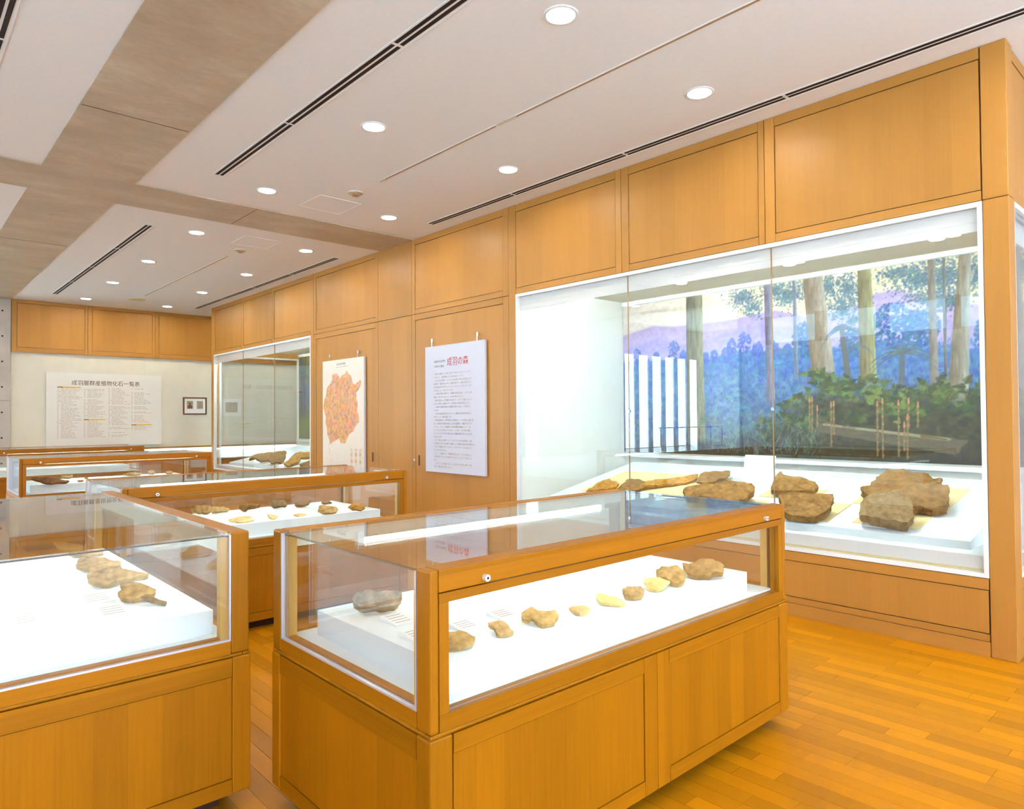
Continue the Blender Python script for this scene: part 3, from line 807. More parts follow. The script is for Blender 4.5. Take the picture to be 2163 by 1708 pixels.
def palm(cv, u, v, size, n, col, droop=0.6, wid=0.006):
    for k in range(n):
        a = math.pi * (0.02 + 0.96 * k / (n - 1)) + rs.randn() * 0.08
        ln = size * (0.8 + 0.3 * rs.rand()); p = (u, v)
        for i in range(5):
            t0 = (i + 1) / 5
            q = (u + ln * t0 * math.cos(a) / cv.a * 1.1, v + ln * t0 * math.sin(a) - droop * ln * t0 * t0)
            cv.line(p, q, wid * (1.2 - i * 0.2), wid * (1.0 - i * 0.2), np.array(col) + rs.randn(3) * 10, 0.9)
            p = q

def fern(cv, u, v, ln, a, col):
    p0 = np.array((u, v)); d = np.array((math.cos(a) / cv.a, math.sin(a)))
    for i in range(8):
        t = (i + 1) / 8; p = p0 + d * ln * t - np.array((0, 0.25 * ln * t * t))
        for s in (-1, 1):
            b = a + s * 1.1
            q = p + np.array((math.cos(b) / cv.a, math.sin(b))) * ln * 0.35 * (1.05 - t)
            cv.line(p, q, 0.004, 0.002, np.array(col) + rs.randn(3) * 12, 0.9)

def paint_forest():
    NY, NX = 300, 704
    cv = Canvas(NX, NY, 4.245 / 1.81)
    u, v = cv.u, cv.v
    big = vnoise(NY, NX, 5, 10, 5); fine = vnoise(NY, NX, 45, 100, 3); grain = vnoise(NY, NX, 20, 140, 3)
    # sky
    cv.c = np.stack([226 + 26 * big, 198 + 30 * big, 150 + 26 * big + 30 * (1 - u)], -1)
    cv.put(np.clip(1 - u / 0.32, 0, 1) * 0.5, (208, 196, 196))
    ru = [0.0, 0.06, 0.105, 0.168, 0.273, 0.356, 0.471, 0.542, 0.64, 0.697, 0.742, 0.786, 0.839, 0.905, 1.0]
    rv = [0.80, 0.825, 0.842, 0.826, 0.823, 0.825, 0.847, 0.793, 0.80, 0.866, 0.878, 0.84, 0.79, 0.75, 0.74]
    ridge = np.interp(u, ru, rv) + 0.01 * (fine - 0.5)
    m = np.clip((ridge - v) * 60 + 0.5, 0, 1)
    depth = np.clip((ridge - v) / 0.2, 0, 1)
    cv.put(m, np.stack([160 + 34 * depth + 24 * big, 136 + 40 * depth + 20 * big, 196 + 34 * depth + 0 * big], -1))
    r2_ = np.interp(u, [0, 0.12, 0.2, 0.3, 0.42, 0.5, 0.6, 0.72, 0.85, 1], [0.70, 0.76, 0.70, 0.72, 0.79, 0.74, 0.70, 0.74, 0.70, 0.66])
    cv.put(np.clip((r2_ - v) * 40 + 0.5, 0, 1) * 0.5, (150, 140, 222))
    # distant forest, blue haze thinning to grey-brown at the water
    tl = np.interp(u, [0, 0.1, 0.2, 0.3, 0.4, 0.5, 0.6, 0.7, 0.8, 0.9, 1], [0.62, 0.62, 0.60, 0.60, 0.63, 0.62, 0.60, 0.62, 0.60, 0.55, 0.52]) + 0.06 * (fine - 0.5)
    low = np.clip((tl - v) / 0.6, 0, 1)
    g = np.stack([66 + 70 * (fine - 0.5) + 10 * low, 104 + 80 * (fine - 0.5) - 14 * low, 172 + 60 * (grain - 0.5) - 66 * low], -1)
    cv.put(np.clip((tl - v) * 80 + 0.5, 0, 1), g)
    def clump(du, dv, rx, ry, n, base, sd, r0, r1, al=0.6):
        for k in range(n):
            a = rs.rand() * 6.283; q = math.sqrt(rs.rand())
            sh = 12 * math.sin(a)
            cv.dot(du + rx * q * math.cos(a) / cv.a, dv + ry * q * math.sin(a), r0 + (r1 - r0) * rs.rand(), [b + sh + rs.randn() * sd for b in base], al)
    for (du, dv, rr) in ((0.049, 0.66, 0.045), (0.117, 0.64, 0.03), (0.175, 0.68, 0.055), (0.206, 0.63, 0.035), (0.335, 0.62, 0.04), (0.352, 0.67, 0.04), (0.386, 0.69, 0.055), (0.423, 0.64, 0.04), (0.464, 0.63, 0.045), (0.300, 0.62, 0.03), (0.275, 0.61, 0.03), (0.50, 0.62, 0.03)):
        clump(du, dv - rr * 0.3, rr * 0.8, rr * 1.2, 130, (70, 90, 176), 10, 0.005, 0.011)
    for (du, dv, rx, ry) in ((0.542, 0.66, 0.07, 0.10), (0.736, 0.70, 0.11, 0.11), (0.79, 0.67, 0.09, 0.09), (0.93, 0.62, 0.1, 0.1), (0.665, 0.62, 0.1, 0.08)):
        clump(du, dv, rx, ry, 520, (58, 92, 138), 16, 0.005, 0.011, 0.7)
    for k in range(5200):
        uu = rs.rand(); vv = 0.03 + 0.57 * rs.rand()
        t = min(1.0, vv / 0.5)
        c = (66 - 8 * t + rs.randn() * 20, 82 + 22 * t + rs.randn() * 22, 106 + 56 * t + rs.randn() * 22)
        cv.line((uu, vv), (uu + rs.randn() * 0.004, vv + 0.012 + 0.03 * rs.rand()), 0.0028, 0.0008, c, 0.6)
    cv.put(np.clip(1 - np.abs(v - 0.42) / 0.05, 0, 1) * (u < 0.5) * 0.22 * fine * 2, (130, 172, 214))
    for k in range(26):
        palm(cv, rs.rand() * 0.98, 0.2 + 0.35 * rs.rand(), 0.05 + 0.04 * rs.rand(), 9, (78 + rs.randn() * 10, 118 + rs.randn() * 14, 160 + rs.randn() * 14), 0.8, 0.003)
    # foreground: dark banks, ferns and brown water
    bank = np.interp(u, [0, 0.2, 0.3, 0.42, 0.5, 0.58, 0.66, 0.8, 0.9, 1], [0.02, 0.05, 0.08, 0.13, 0.27, 0.40, 0.36, 0.33, 0.32, 0.30])
    mk = np.clip((bank + 0.12 * (big - 0.5) - v) * 7 + 0.5, 0, 1)
    br = np.stack([50 + 52 * (fine - 0.5), 44 + 48 * (fine - 0.5), 20 + 22 * (fine - 0.5) + 30 * np.clip((0.6 - u) / 0.3, 0, 1)], -1)
    cv.put(mk, br)
    cv.put(np.clip((0.09 - v) * 12 + 0.3 * (u - 0.4), 0, 1) * np.clip((u - 0.02) * 6, 0, 1), np.stack([28 + 40 * grain, 22 + 34 * grain, 12 + 22 * grain], -1))
    # tree crowns
    teal = [(74, 104, 116), (96, 126, 128), (64, 88, 118), (112, 132, 116), (84, 94, 134)]
    for (cu, cc, a, b, n) in ((0.385, 0.95, 0.038, 0.05, 420), (0.41, 0.88, 0.028, 0.05, 260), (0.475, 0.96, 0.035, 0.05, 300), (0.505, 0.92, 0.04, 0.07, 460), (0.60, 0.94, 0.03, 0.08, 420), (0.645, 0.91, 0.036, 0.10, 620), (0.63, 0.81, 0.03, 0.06, 380), (0.655, 0.74, 0.02, 0.04, 160),
                          (0.75, 0.96, 0.05, 0.04, 460), (0.785, 0.91, 0.05, 0.07, 640), (0.835, 0.91, 0.04, 0.10, 700), (0.81, 0.81, 0.035, 0.05, 380), (0.90, 0.90, 0.03, 0.10, 600), (0.97, 0.9, 0.05, 0.1, 600), (0.845, 0.79, 0.03, 0.05, 300), (0.56, 0.96, 0.03, 0.04, 240)):
        leafy(cv, cu, cc, a, b, n, teal, 0.004, 0.0095, 0.72)
    # trunks: lit on the right
    for (a0, a1, b0, b1, vt, vb, c0, c1) in ((0.217, 0.267, 0.214, 0.271, 1.0, 0.06, (92, 84, 66), (142, 136, 104)), (0.442, 0.461, 0.446, 0.467, 1.0, 0.29, (94, 82, 100), (140, 142, 168)), (0.515, 0.523, 0.516, 0.527, 1.0, 0.42, (92, 90, 112), (130, 140, 158)),
                                         (0.833, 0.839, 0.833, 0.839, 0.72, 0.36, (90, 82, 74), (122, 122, 112)), (0.806, 0.820, 0.807, 0.823, 1.0, 0.36, (112, 92, 76), (146, 140, 130)), (0.54, 0.587, 0.559, 0.614, 1.0, 0.44, (116, 92, 68), (166, 154, 140)),
                                         (0.665, 0.694, 0.667, 0.703, 1.0, 0.38, (104, 86, 54), (152, 148, 96)), (0.863, 0.885, 0.836, 0.875, 1.0, 0.28, (116, 96, 72), (160, 160, 148)), (0.935, 0.965, 0.93, 0.975, 1.0, 0.26, (98, 86, 72), (140, 136, 120))):
        t = np.clip((vt - v) / (vt - vb), 0, 1)
        l = a0 + (b0 - a0) * t; r = a1 + (b1 - a1) * t
        s = np.clip((u - l) / (r - l), 0, 1)
        inside = np.clip((u - l) * 700 + 0.5, 0, 1) * np.clip((r - u) * 700 + 0.5, 0, 1) * np.clip((v - vb) * 20, 0, 1)
        sh = (s ** 1.5)[..., None]
        bark = ((vnoise(NY, NX, 14, 230, 3) - 0.5) * 60)[..., None]
        cv.put(inside, np.array(c0) * (1 - sh) + np.array(c1) * sh + bark)
    # cycads, ferns, horsetails, fallen log
    palm(cv, 0.629, 0.70, 0.10, 15, (74, 84, 94), 0.9, 0.0045)
    cv.line((0.629, 0.70), (0.640, 0.45), 0.013, 0.017, (86, 80, 80))
    palm(cv, 0.754, 0.55, 0.15, 17, (78, 92, 88), 0.75, 0.004)
    cv.line((0.754, 0.55), (0.752, 0.38), 0.012, 0.016, (80, 84, 92))
    palm(cv, 0.488, 0.60, 0.10, 12, (78, 112, 146), 0.8, 0.003)
    palm(cv, 0.284, 0.20, 0.12, 14, (80, 98, 96), 0.7, 0.004)
    palm(cv, 0.665, 0.60, 0.07, 10, (80, 90, 100), 0.8, 0.003)
    for (fu, fv, n) in ((0.575, 0.42, 34), (0.60, 0.38, 30), (0.64, 0.38, 26), (0.69, 0.36, 34), (0.73, 0.30, 30), (0.76, 0.26, 28), (0.80, 0.30, 20), (0.82, 0.35, 26), (0.86, 0.27, 22), (0.90, 0.33, 34), (0.95, 0.3, 30), (0.53, 0.32, 18), (0.45, 0.16, 14), (0.50, 0.22, 18), (0.66, 0.22, 18), (0.56, 0.2, 18)):
        for k in range(n):
            bright = rs.rand() ** 2.2
            fern(cv, fu + rs.randn() * 0.02, fv + rs.randn() * 0.03, 0.035 + 0.04 * rs.rand(), rs.rand() * 3.14, (46 + 56 * bright, 52 + 60 * bright, 20 + 24 * bright))
    for k in range(260):
        uu = 0.28 + rs.rand() * 0.30; vv = 0.02 + rs.rand() * 0.2
        cv.line((uu, vv), (uu + rs.randn() * 0.012, vv + 0.02 + 0.05 * rs.rand()), 0.0025, 0.0008, (84 + rs.randn() * 14, 104 + rs.randn() * 16, 92 + rs.randn() * 14), 0.7)
    cv.line((0.577, 0.172), (0.845, 0.088), 0.026, 0.040, (84, 72, 50))
    cv.line((0.585, 0.190), (0.84, 0.118), 0.006, 0.008, (138, 128, 98))
    for k in range(120):
        t = rs.rand(); cv.line((0.58 + 0.25 * t, 0.172 - 0.085 * t + rs.randn() * 0.014), (0.61 + 0.25 * t, 0.163 - 0.085 * t + rs.randn() * 0.014), 0.002, 0.0015, (80 + rs.randn() * 20, 68 + rs.randn() * 18, 46), 0.6)
    cv.line((0.845, 0.088), (0.87, 0.112), 0.03, 0.008, (92, 78, 56)); cv.line((0.79, 0.135), (0.835, 0.118), 0.009, 0.004, (100, 80, 36))
    for (a, b, c) in ((0.552, 0.337, 0.17), (0.558, 0.342, 0.15), (0.602, 0.308, 0.07), (0.608, 0.313, 0.14), (0.702, 0.309, 0.03), (0.713, 0.323, 0.02), (0.745, 0.311, 0.03), (0.765, 0.32, 0.17), (0.783, 0.30, 0.18), (0.762, 0.24, 0.02), (0.756, 0.20, 0.06), (0.57, 0.29, 0.18)):
        cv.line((a, b), (a - 0.001, c), 0.0035, 0.0045, (106, 98, 52))
        cv.line((a, b + 0.004), (a, b - 0.02), 0.002, 0.006, (178, 106, 74))
        k = b - 0.05
        while k > c:
            cv.line((a, k), (a, k - 0.004), 0.0055, 0.0055, (150, 92, 56)); k -= 0.04
    cv.c *= (0.92 + 0.16 * fine[..., None])
    k = 0.80 ** (1 / 2.2)          # paint reflects less than paper white
    cv.c = (cv.c * 0.90 + cv.c.mean(-1, keepdims=True) * 0.10 + 8) * k
    return cv

def paint_palms():
    cv = Canvas(280, 120, 4.1 / 1.83)
    fine = vnoise(120, 280, 20, 60, 3); g = vnoise(120, 280, 8, 90, 3)
    v = cv.v
    cv.c = np.stack([58 + 60 * v * g + 20 * fine, 62 + 66 * v * g + 20 * fine, 60 + 90 * np.clip(1 - np.abs(v - 0.55) / 0.4, 0, 1) * g], -1)
    for k in range(40):
        a = rs.rand(); cv.line((a, 1.0), (a + rs.randn() * 0.01, 0.25), 0.010, 0.013, (52 + rs.randn() * 12, 52 + rs.randn() * 10, 62 + rs.randn() * 12), 0.8)
    for k in range(26):
        palm(cv, rs.rand(), 0.72 + 0.28 * rs.rand(), 0.22, 11, (62, 76, 84), 0.9, 0.008)
    cv.put(np.clip((0.34 - v) * 8, 0, 1), np.stack([60 + 40 * fine, 66 + 40 * fine, 26 + 20 * fine], -1))
    return cv

mu = empty('forest_mural', (6.885, 3.32, 1.055)); tag(mu, 'wide painted mural of a misty prehistoric forest inside the big wall showcase', 'mural')
picture('painted_surface', paint_forest(), (-0.004, 2.125, 0.01), (0, -1, 0), (0, 0, 1), 4.245, 1.81, MAT['mural'], mu)
box('backing_board', -0.0035, 0.014, -2.12, 2.125, 0.01, 1.82, MAT['white'], mu)
mu2 = empty('palm_mural', (6.885, 12.5, 1.055)); tag(mu2, 'dark painted palm mural inside the far wall showcase', 'mural')
picture('painted_surface', paint_palms(), (-0.004, 2.05, 0.01), (0, -1, 0), (0, 0, 1), 4.1, 1.80, MAT['mural'], mu2)
box('backing_board', -0.0035, 0.014, -2.05, 2.05, 0.01, 1.81, MAT['white'], mu2)

# geological map
def paint_map():
    cv = Canvas(150, 200, 1.225 / 1.625)
    u, v = cv.u, cv.v
    n1 = vnoise(200, 150, 6, 5, 4)
    cv.c = np.stack([232 + 12 * n1, 226 + 10 * n1, 214 + 10 * n1], -1)
    poly = [(0.269, 0.876), (0.357, 0.883), (0.443, 0.832), (0.486, 0.857), (0.571, 0.864), (0.599, 0.886), (0.696, 0.854), (0.736, 0.775), (0.790, 0.763), (0.911, 0.805), (0.931, 0.769), (0.884, 0.719), (0.830, 0.679), (0.856, 0.607), (0.829, 0.535), (0.882, 0.473), (0.895, 0.433), (0.828, 0.392), (0.747, 0.350), (0.637, 0.297), (0.553, 0.233), (0.468, 0.226), (0.425, 0.278), (0.324, 0.261), (0.176, 0.221), (0.101, 0.367), (0.071, 0.498), (0.026, 0.565), (0.041, 0.642), (0.118, 0.761), (0.209, 0.791)]
    wu = u + 0.05 * (vnoise(200, 150, 16, 12, 3) - 0.5); wv = v + 0.04 * (vnoise(200, 150, 16, 12, 3) - 0.5)
    ins = np.zeros(u.shape, bool)
    for (x0, y0), (x1, y1) in zip(poly, poly[1:] + poly[:1]):
        c = ((y0 > wv) != (y1 > wv)) & (wu < (x1 - x0) * (wv - y0) / (y1 - y0 + 1e-12) + x0)
        ins ^= c
    pal = np.array([(228, 140, 118), (230, 160, 96), (236, 176, 104), (206, 178, 96), (184, 182, 120), (196, 190, 176), (222, 132, 128), (190, 160, 190), (232, 150, 88), (240, 190, 90), (150, 150, 110)], float)
    pts = rs.rand(1500, 2); ids = rs.randint(0, len(pal), 1500)
    pts_c = np.array([(0.3, 0.82), (0.6, 0.8), (0.8, 0.68), (0.55, 0.3)])
    d = np.full(u.shape, 9.0); lab = np.zeros(u.shape, int)
    w2u = u + 0.03 * (vnoise(200, 150, 30, 24, 2) - 0.5); w2v = v + 0.03 * (vnoise(200, 150, 30, 24, 2) - 0.5)
    for k, (a, b) in enumerate(pts):
        q = (w2u - a) ** 2 * 0.6 + (w2v - b) ** 2; m = q < d; d[m] = q[m]; lab[m] = ids[k]
    reg = vnoise(200, 150, 4, 4, 2)[..., None]
    soft = np.array((232, 150, 118)) * reg + np.array((226, 176, 104)) * (1 - reg)
    col = pal[lab] * 0.5 + soft * 0.5 + (vnoise(200, 150, 50, 40, 2)[..., None] - 0.5) * 40
    cv.put(ins.astype(float) * 0.92, col)
    for k in range(14): cv.dot(0.18 + 0.03 * rs.randn(), 0.16 + 0.05 * rs.randn(), 0.006, (222, 150, 130))
    for cu in (0.69, 0.79, 0.89):
        for k in range(26):
            cv.line((cu, 0.19 - k * 0.0055), (cu + 0.03 + 0.03 * rs.rand(), 0.19 - k * 0.0055), 0.0012, 0.0012, pal[rs.randint(len(pal))] * 0.9, 0.8)
    cv.put(((np.abs(u - 0.46) < 0.17) & (np.abs(v - 0.945) < 0.025)).astype(float) * 0.7, (244, 240, 232))
    return cv
mp = empty('geology_map', (W - 0.03, 9.19, 0.75)); tag(mp, 'hanging geological map with a pink and orange region', 'map')
box('board', -0.004, 0.024, -0.6125, 0.6125, 0.0, 1.625, MAT['panel'], mp)
picture('printed_sheet', paint_map(), (-0.0052, 0.6125, 0), (0, -1, 0), (0, 0, 1), 1.225, 1.625, MAT['print'], mp)

# lettering
def lettering(name, body, size, mat, parent, org, wall, align='LEFT', sx=1.0, line=1.0, bold=0.0):
    cu = bpy.data.curves.new(name, 'FONT'); cu.body = body; cu.size = size; cu.align_x = align; cu.align_y = 'CENTER'
    cu.resolution_u = 2; cu.space_line = line; cu.offset = bold * size
    tmp = bpy.data.objects.new(name, cu); COL.objects.link(tmp)
    bpy.context.view_layer.update()
    me = bpy.data.meshes.new_from_object(tmp.evaluated_get(bpy.context.evaluated_depsgraph_get()))
    COL.objects.unlink(tmp); bpy.data.objects.remove(tmp)
    R = (0, -1, 0) if wall == 'x' else (1, 0, 0)
    mtx = Matrix(((R[0] * sx, 0, -1 if wall == 'x' else 0, org[0]), (R[1] * sx, 0, 0 if wall == 'x' else -1, org[1]), (0, 1, 0, org[2]), (0, 0, 0, 1)))
    me.transform(mtx); me.materials.clear(); me.materials.append(mat); me.name = name
    return link(bpy.data.objects.new(name, me), parent)

def hanger(parent, y, z, wall='x', at=0.0):
    if wall == 'x':
        a = box('hanger', at + 0.004, at + 0.012, y - 0.006, y + 0.006, z, z + 0.055, MAT['chrome'], parent)
        box('hook', at + 0.002, at + 0.02, y - 0.014, y + 0.014, z + 0.055, z + 0.10, MAT['chrome'], a, 0.004)
for y in (0.42, -0.42): hanger(mp, y, 1.625)
lettering('map_title', '岡山県地質図', 0.040, MAT['ink'], mp, (-0.0062, 0.18, 1.555), 'x', sx=1.15)
lettering('map_subtitle', 'GEOLOGY OF OKAYAMA PREFECTURE', 0.020, MAT['ink'], mp, (-0.0062, 0.20, 1.515), 'x', sx=1.0)

sg = empty('text_panel', (W - 0.03, 6.5175, 0.84)); tag(sg, 'white hanging text panel with red Japanese title', 'sign')
box('board', -0.006, 0.022, -0.5735, 0.5735, 0.0, 1.54, MAT['panel'], sg)
for y in (0.45, -0.43): hanger(sg, y, 1.54)
lettering('red_title', '成羽の森', 0.112, MAT['red'], sg, (-0.0072, 0.13, 1.325), 'x', sx=0.92, bold=0.0)
lettering('subtitle', '成羽の化石時代', 0.030, MAT['ink'], sg, (-0.0072, 0.385, 1.345), 'x', sx=1.1)
lettering('subtitle', '中生代三畳紀', 0.030, MAT['ink'], sg, (-0.0072, 0.385, 1.285), 'x', sx=1.1)
body = ['　中生代三畳紀といえば約２億２千万年ものむかしのことです。', '　もちろん、人類の誕生よりはるか以前のことです。', '　これより先の地質、とくにこの日本列島一帯は大陸周辺に広が', 'る海域で、当時の海にはサンゴ礁が形成され、現在成羽周辺にも',
        '多い石灰岩の中に残されたサンゴ、ウミユリ、ボウスイチュウな', 'どの化石によって知られています。', '　この時代世界の大陸では、大規模な森林が発達し、ヒカゲ（鱗', '木類）と名づけられたように大地は分断されました。',
        '　当時の海では、まだ陸地に森林はなく、やがて二畳紀になって', 'はじめて出現した陸地の中で、日本最古の森林が発達しました。', '　この最古の森林を想定する植物が成羽に化石として保存され', 'ています。',
        '　これらの成羽の化石などをもとに、当時の成羽の自然を復元し', 'たのが、この「成羽の森」です。', '　当時成羽周辺は、温帯性気候の湿潤があり、その周辺は山野に囲', 'まれ、海岸または湖沼の周辺に広がる低湿地で、陸地にはシダや',
        'イチョウ、ソテツ、松柏類などの裸子植物が森林をつくり、低', 'いところには水辺のトクサもあちこちに茂り、その下草と周辺', 'にはヤブレガサウラボシ科などのシダ植物が密に茂っていたと考', 'えられています。',
        '　また、海には二枚貝（エントモノチス）などの貝も棲み、水辺', 'には昆虫もゴキブリの仲間（成羽からは三畳紀の昆虫化石が発見され', 'ている）や遊泳するアンモナイト、カサガイやトンボも飛んでい', 'たにちがいありません。', '　そして、三畳紀には、は虫類が栄えはじめ、これらの森をもっ',
        'た湖沼周辺でさまざまな動物もウロウロしていたことが考えられ', 'ます。', '　これらのことを想像しながら、約２億２千万年前の自然「成羽', 'の森」の復元画をご覧ください。']
for i, ln in enumerate(body):
    tl_ = lettering('text_line', ln, 0.0262, MAT['inklight'], sg, (-0.0072, 0.405, 1.193 - i * 0.0402), 'x', sx=0.98); tag(tl_, kind='stuff')

# list board on the back wall
bd = empty('list_board', (3.40, D - 0.03, 0.985)); tag(bd, 'large white list board with brown Japanese heading on the back wall', 'sign')
box('board', -1.03, 1.03, -0.012, 0.012, 0.0, 1.455, MAT['listpaper'], bd)
lettering('heading', '成羽層群産植物化石一覧表', 0.108, MAT['ink'], bd, (-0.615, -0.0135, 1.255), 'y', sx=0.945, bold=0.003)
rb = random.Random(3)
cols = [(-0.85, 0.42), (-0.40, 0.40), (0.03, 0.40), (0.45, 0.39)]
lines = []
for ci, (cx0, cw) in enumerate(cols):
    z = 1.155 if ci == 0 else 1.165
    while z > (0.16 if ci < 3 else 0.27):
        if rb.random() < 0.9:
            xx = cx0 + (0.06 if rb.random() < 0.85 else 0.0)
            if xx > cx0: lines.append((cx0, cx0 + 0.025, -0.0128, -0.0122, z - 0.0038, z + 0.0038))
            end = cx0 + cw * (0.55 + 0.45 * rb.random())
            while xx < end:
                wl = 0.02 + 0.07 * rb.random()
                lines.append((xx, min(end, xx + wl), -0.0128, -0.0122, z - 0.0038, z + 0.0038)); xx += wl + 0.012
        z -= 0.0265
tag(boxes('printed_list', lines, MAT['inkfaint'], bd), kind='stuff')
for (x0, x1, z) in ((-0.85, -0.455, 1.17), (-0.405, -0.02, 0.53), (0.455, 0.845, 0.415)):
    b = box('yellow_bar', x0, x1, -0.0132, -0.0122, z - 0.011, z + 0.011, MAT['yellow'], bd)
    boxes('bar_lettering', [(x0 + 0.005 + k * 0.022, x0 + 0.022 + k * 0.022, -0.0138, -0.0132, z - 0.008, z + 0.008) for k in range(4)], MAT['ink'], b)
for x in (-0.63, 0.70):
    box('hanging_wire', x - 0.003, x + 0.003, 0.0, 0.006, 1.455, 1.81, MAT['alu'], bd)

def framed_picture(name, label, x0, x1, z0, z1, fm, fw):
    t = empty(name, ((x0 + x1) / 2, D - 0.02, z0)); tag(t, label, 'picture')
    w2, h = (x1 - x0) / 2, z1 - z0
    box('mount', -w2 + fw, w2 - fw, -0.004, 0.012, fw, h - fw, MAT['paper'], t)
    for b in ((-w2, w2, 0, fw), (-w2, w2, h - fw, h), (-w2, -w2 + fw, fw, h - fw), (w2 - fw, w2, fw, h - fw)):
        box('frame', b[0], b[1], -0.016, 0.016, b[2], b[3], fm, t)
    return t, w2, h
t, w2, h = framed_picture('framed_portraits', 'dark-framed picture with two small portraits beside the list board', 4.87, 5.365, 1.61, 1.99, MAT['frame'], 0.028)
for s in (-1, 1):
    p = box('portrait', s * 0.105 - 0.065, s * 0.105 + 0.065, -0.006, -0.004, 0.13, 0.30, MAT['sepia'], t)
    v, f = cylv(0.022, -0.0075, -0.006, 14, 'y', (s * 0.105, 0, 0.245))
    n = len(v); v += [(s * 0.105 + a, -0.0075, b) for a, b in ((-0.05, 0.135), (0.05, 0.135), (0.045, 0.19), (0.015, 0.222), (-0.015, 0.222), (-0.045, 0.19))]
    f.append(tuple(range(n, n + 6)))
    mesh_obj('figure', v, f, MAT['frame'] if s < 0 else MAT['inklight'], p)
t, w2, h = framed_picture('framed_print', 'pale-framed landscape print seen through the far wall showcase', 5.71, 6.12, 1.58, 1.97, MAT['paper'], 0.03)
box('print', -w2 + 0.07, w2 - 0.07, -0.006, -0.004, 0.08, h - 0.08, MAT['sepia'], t)
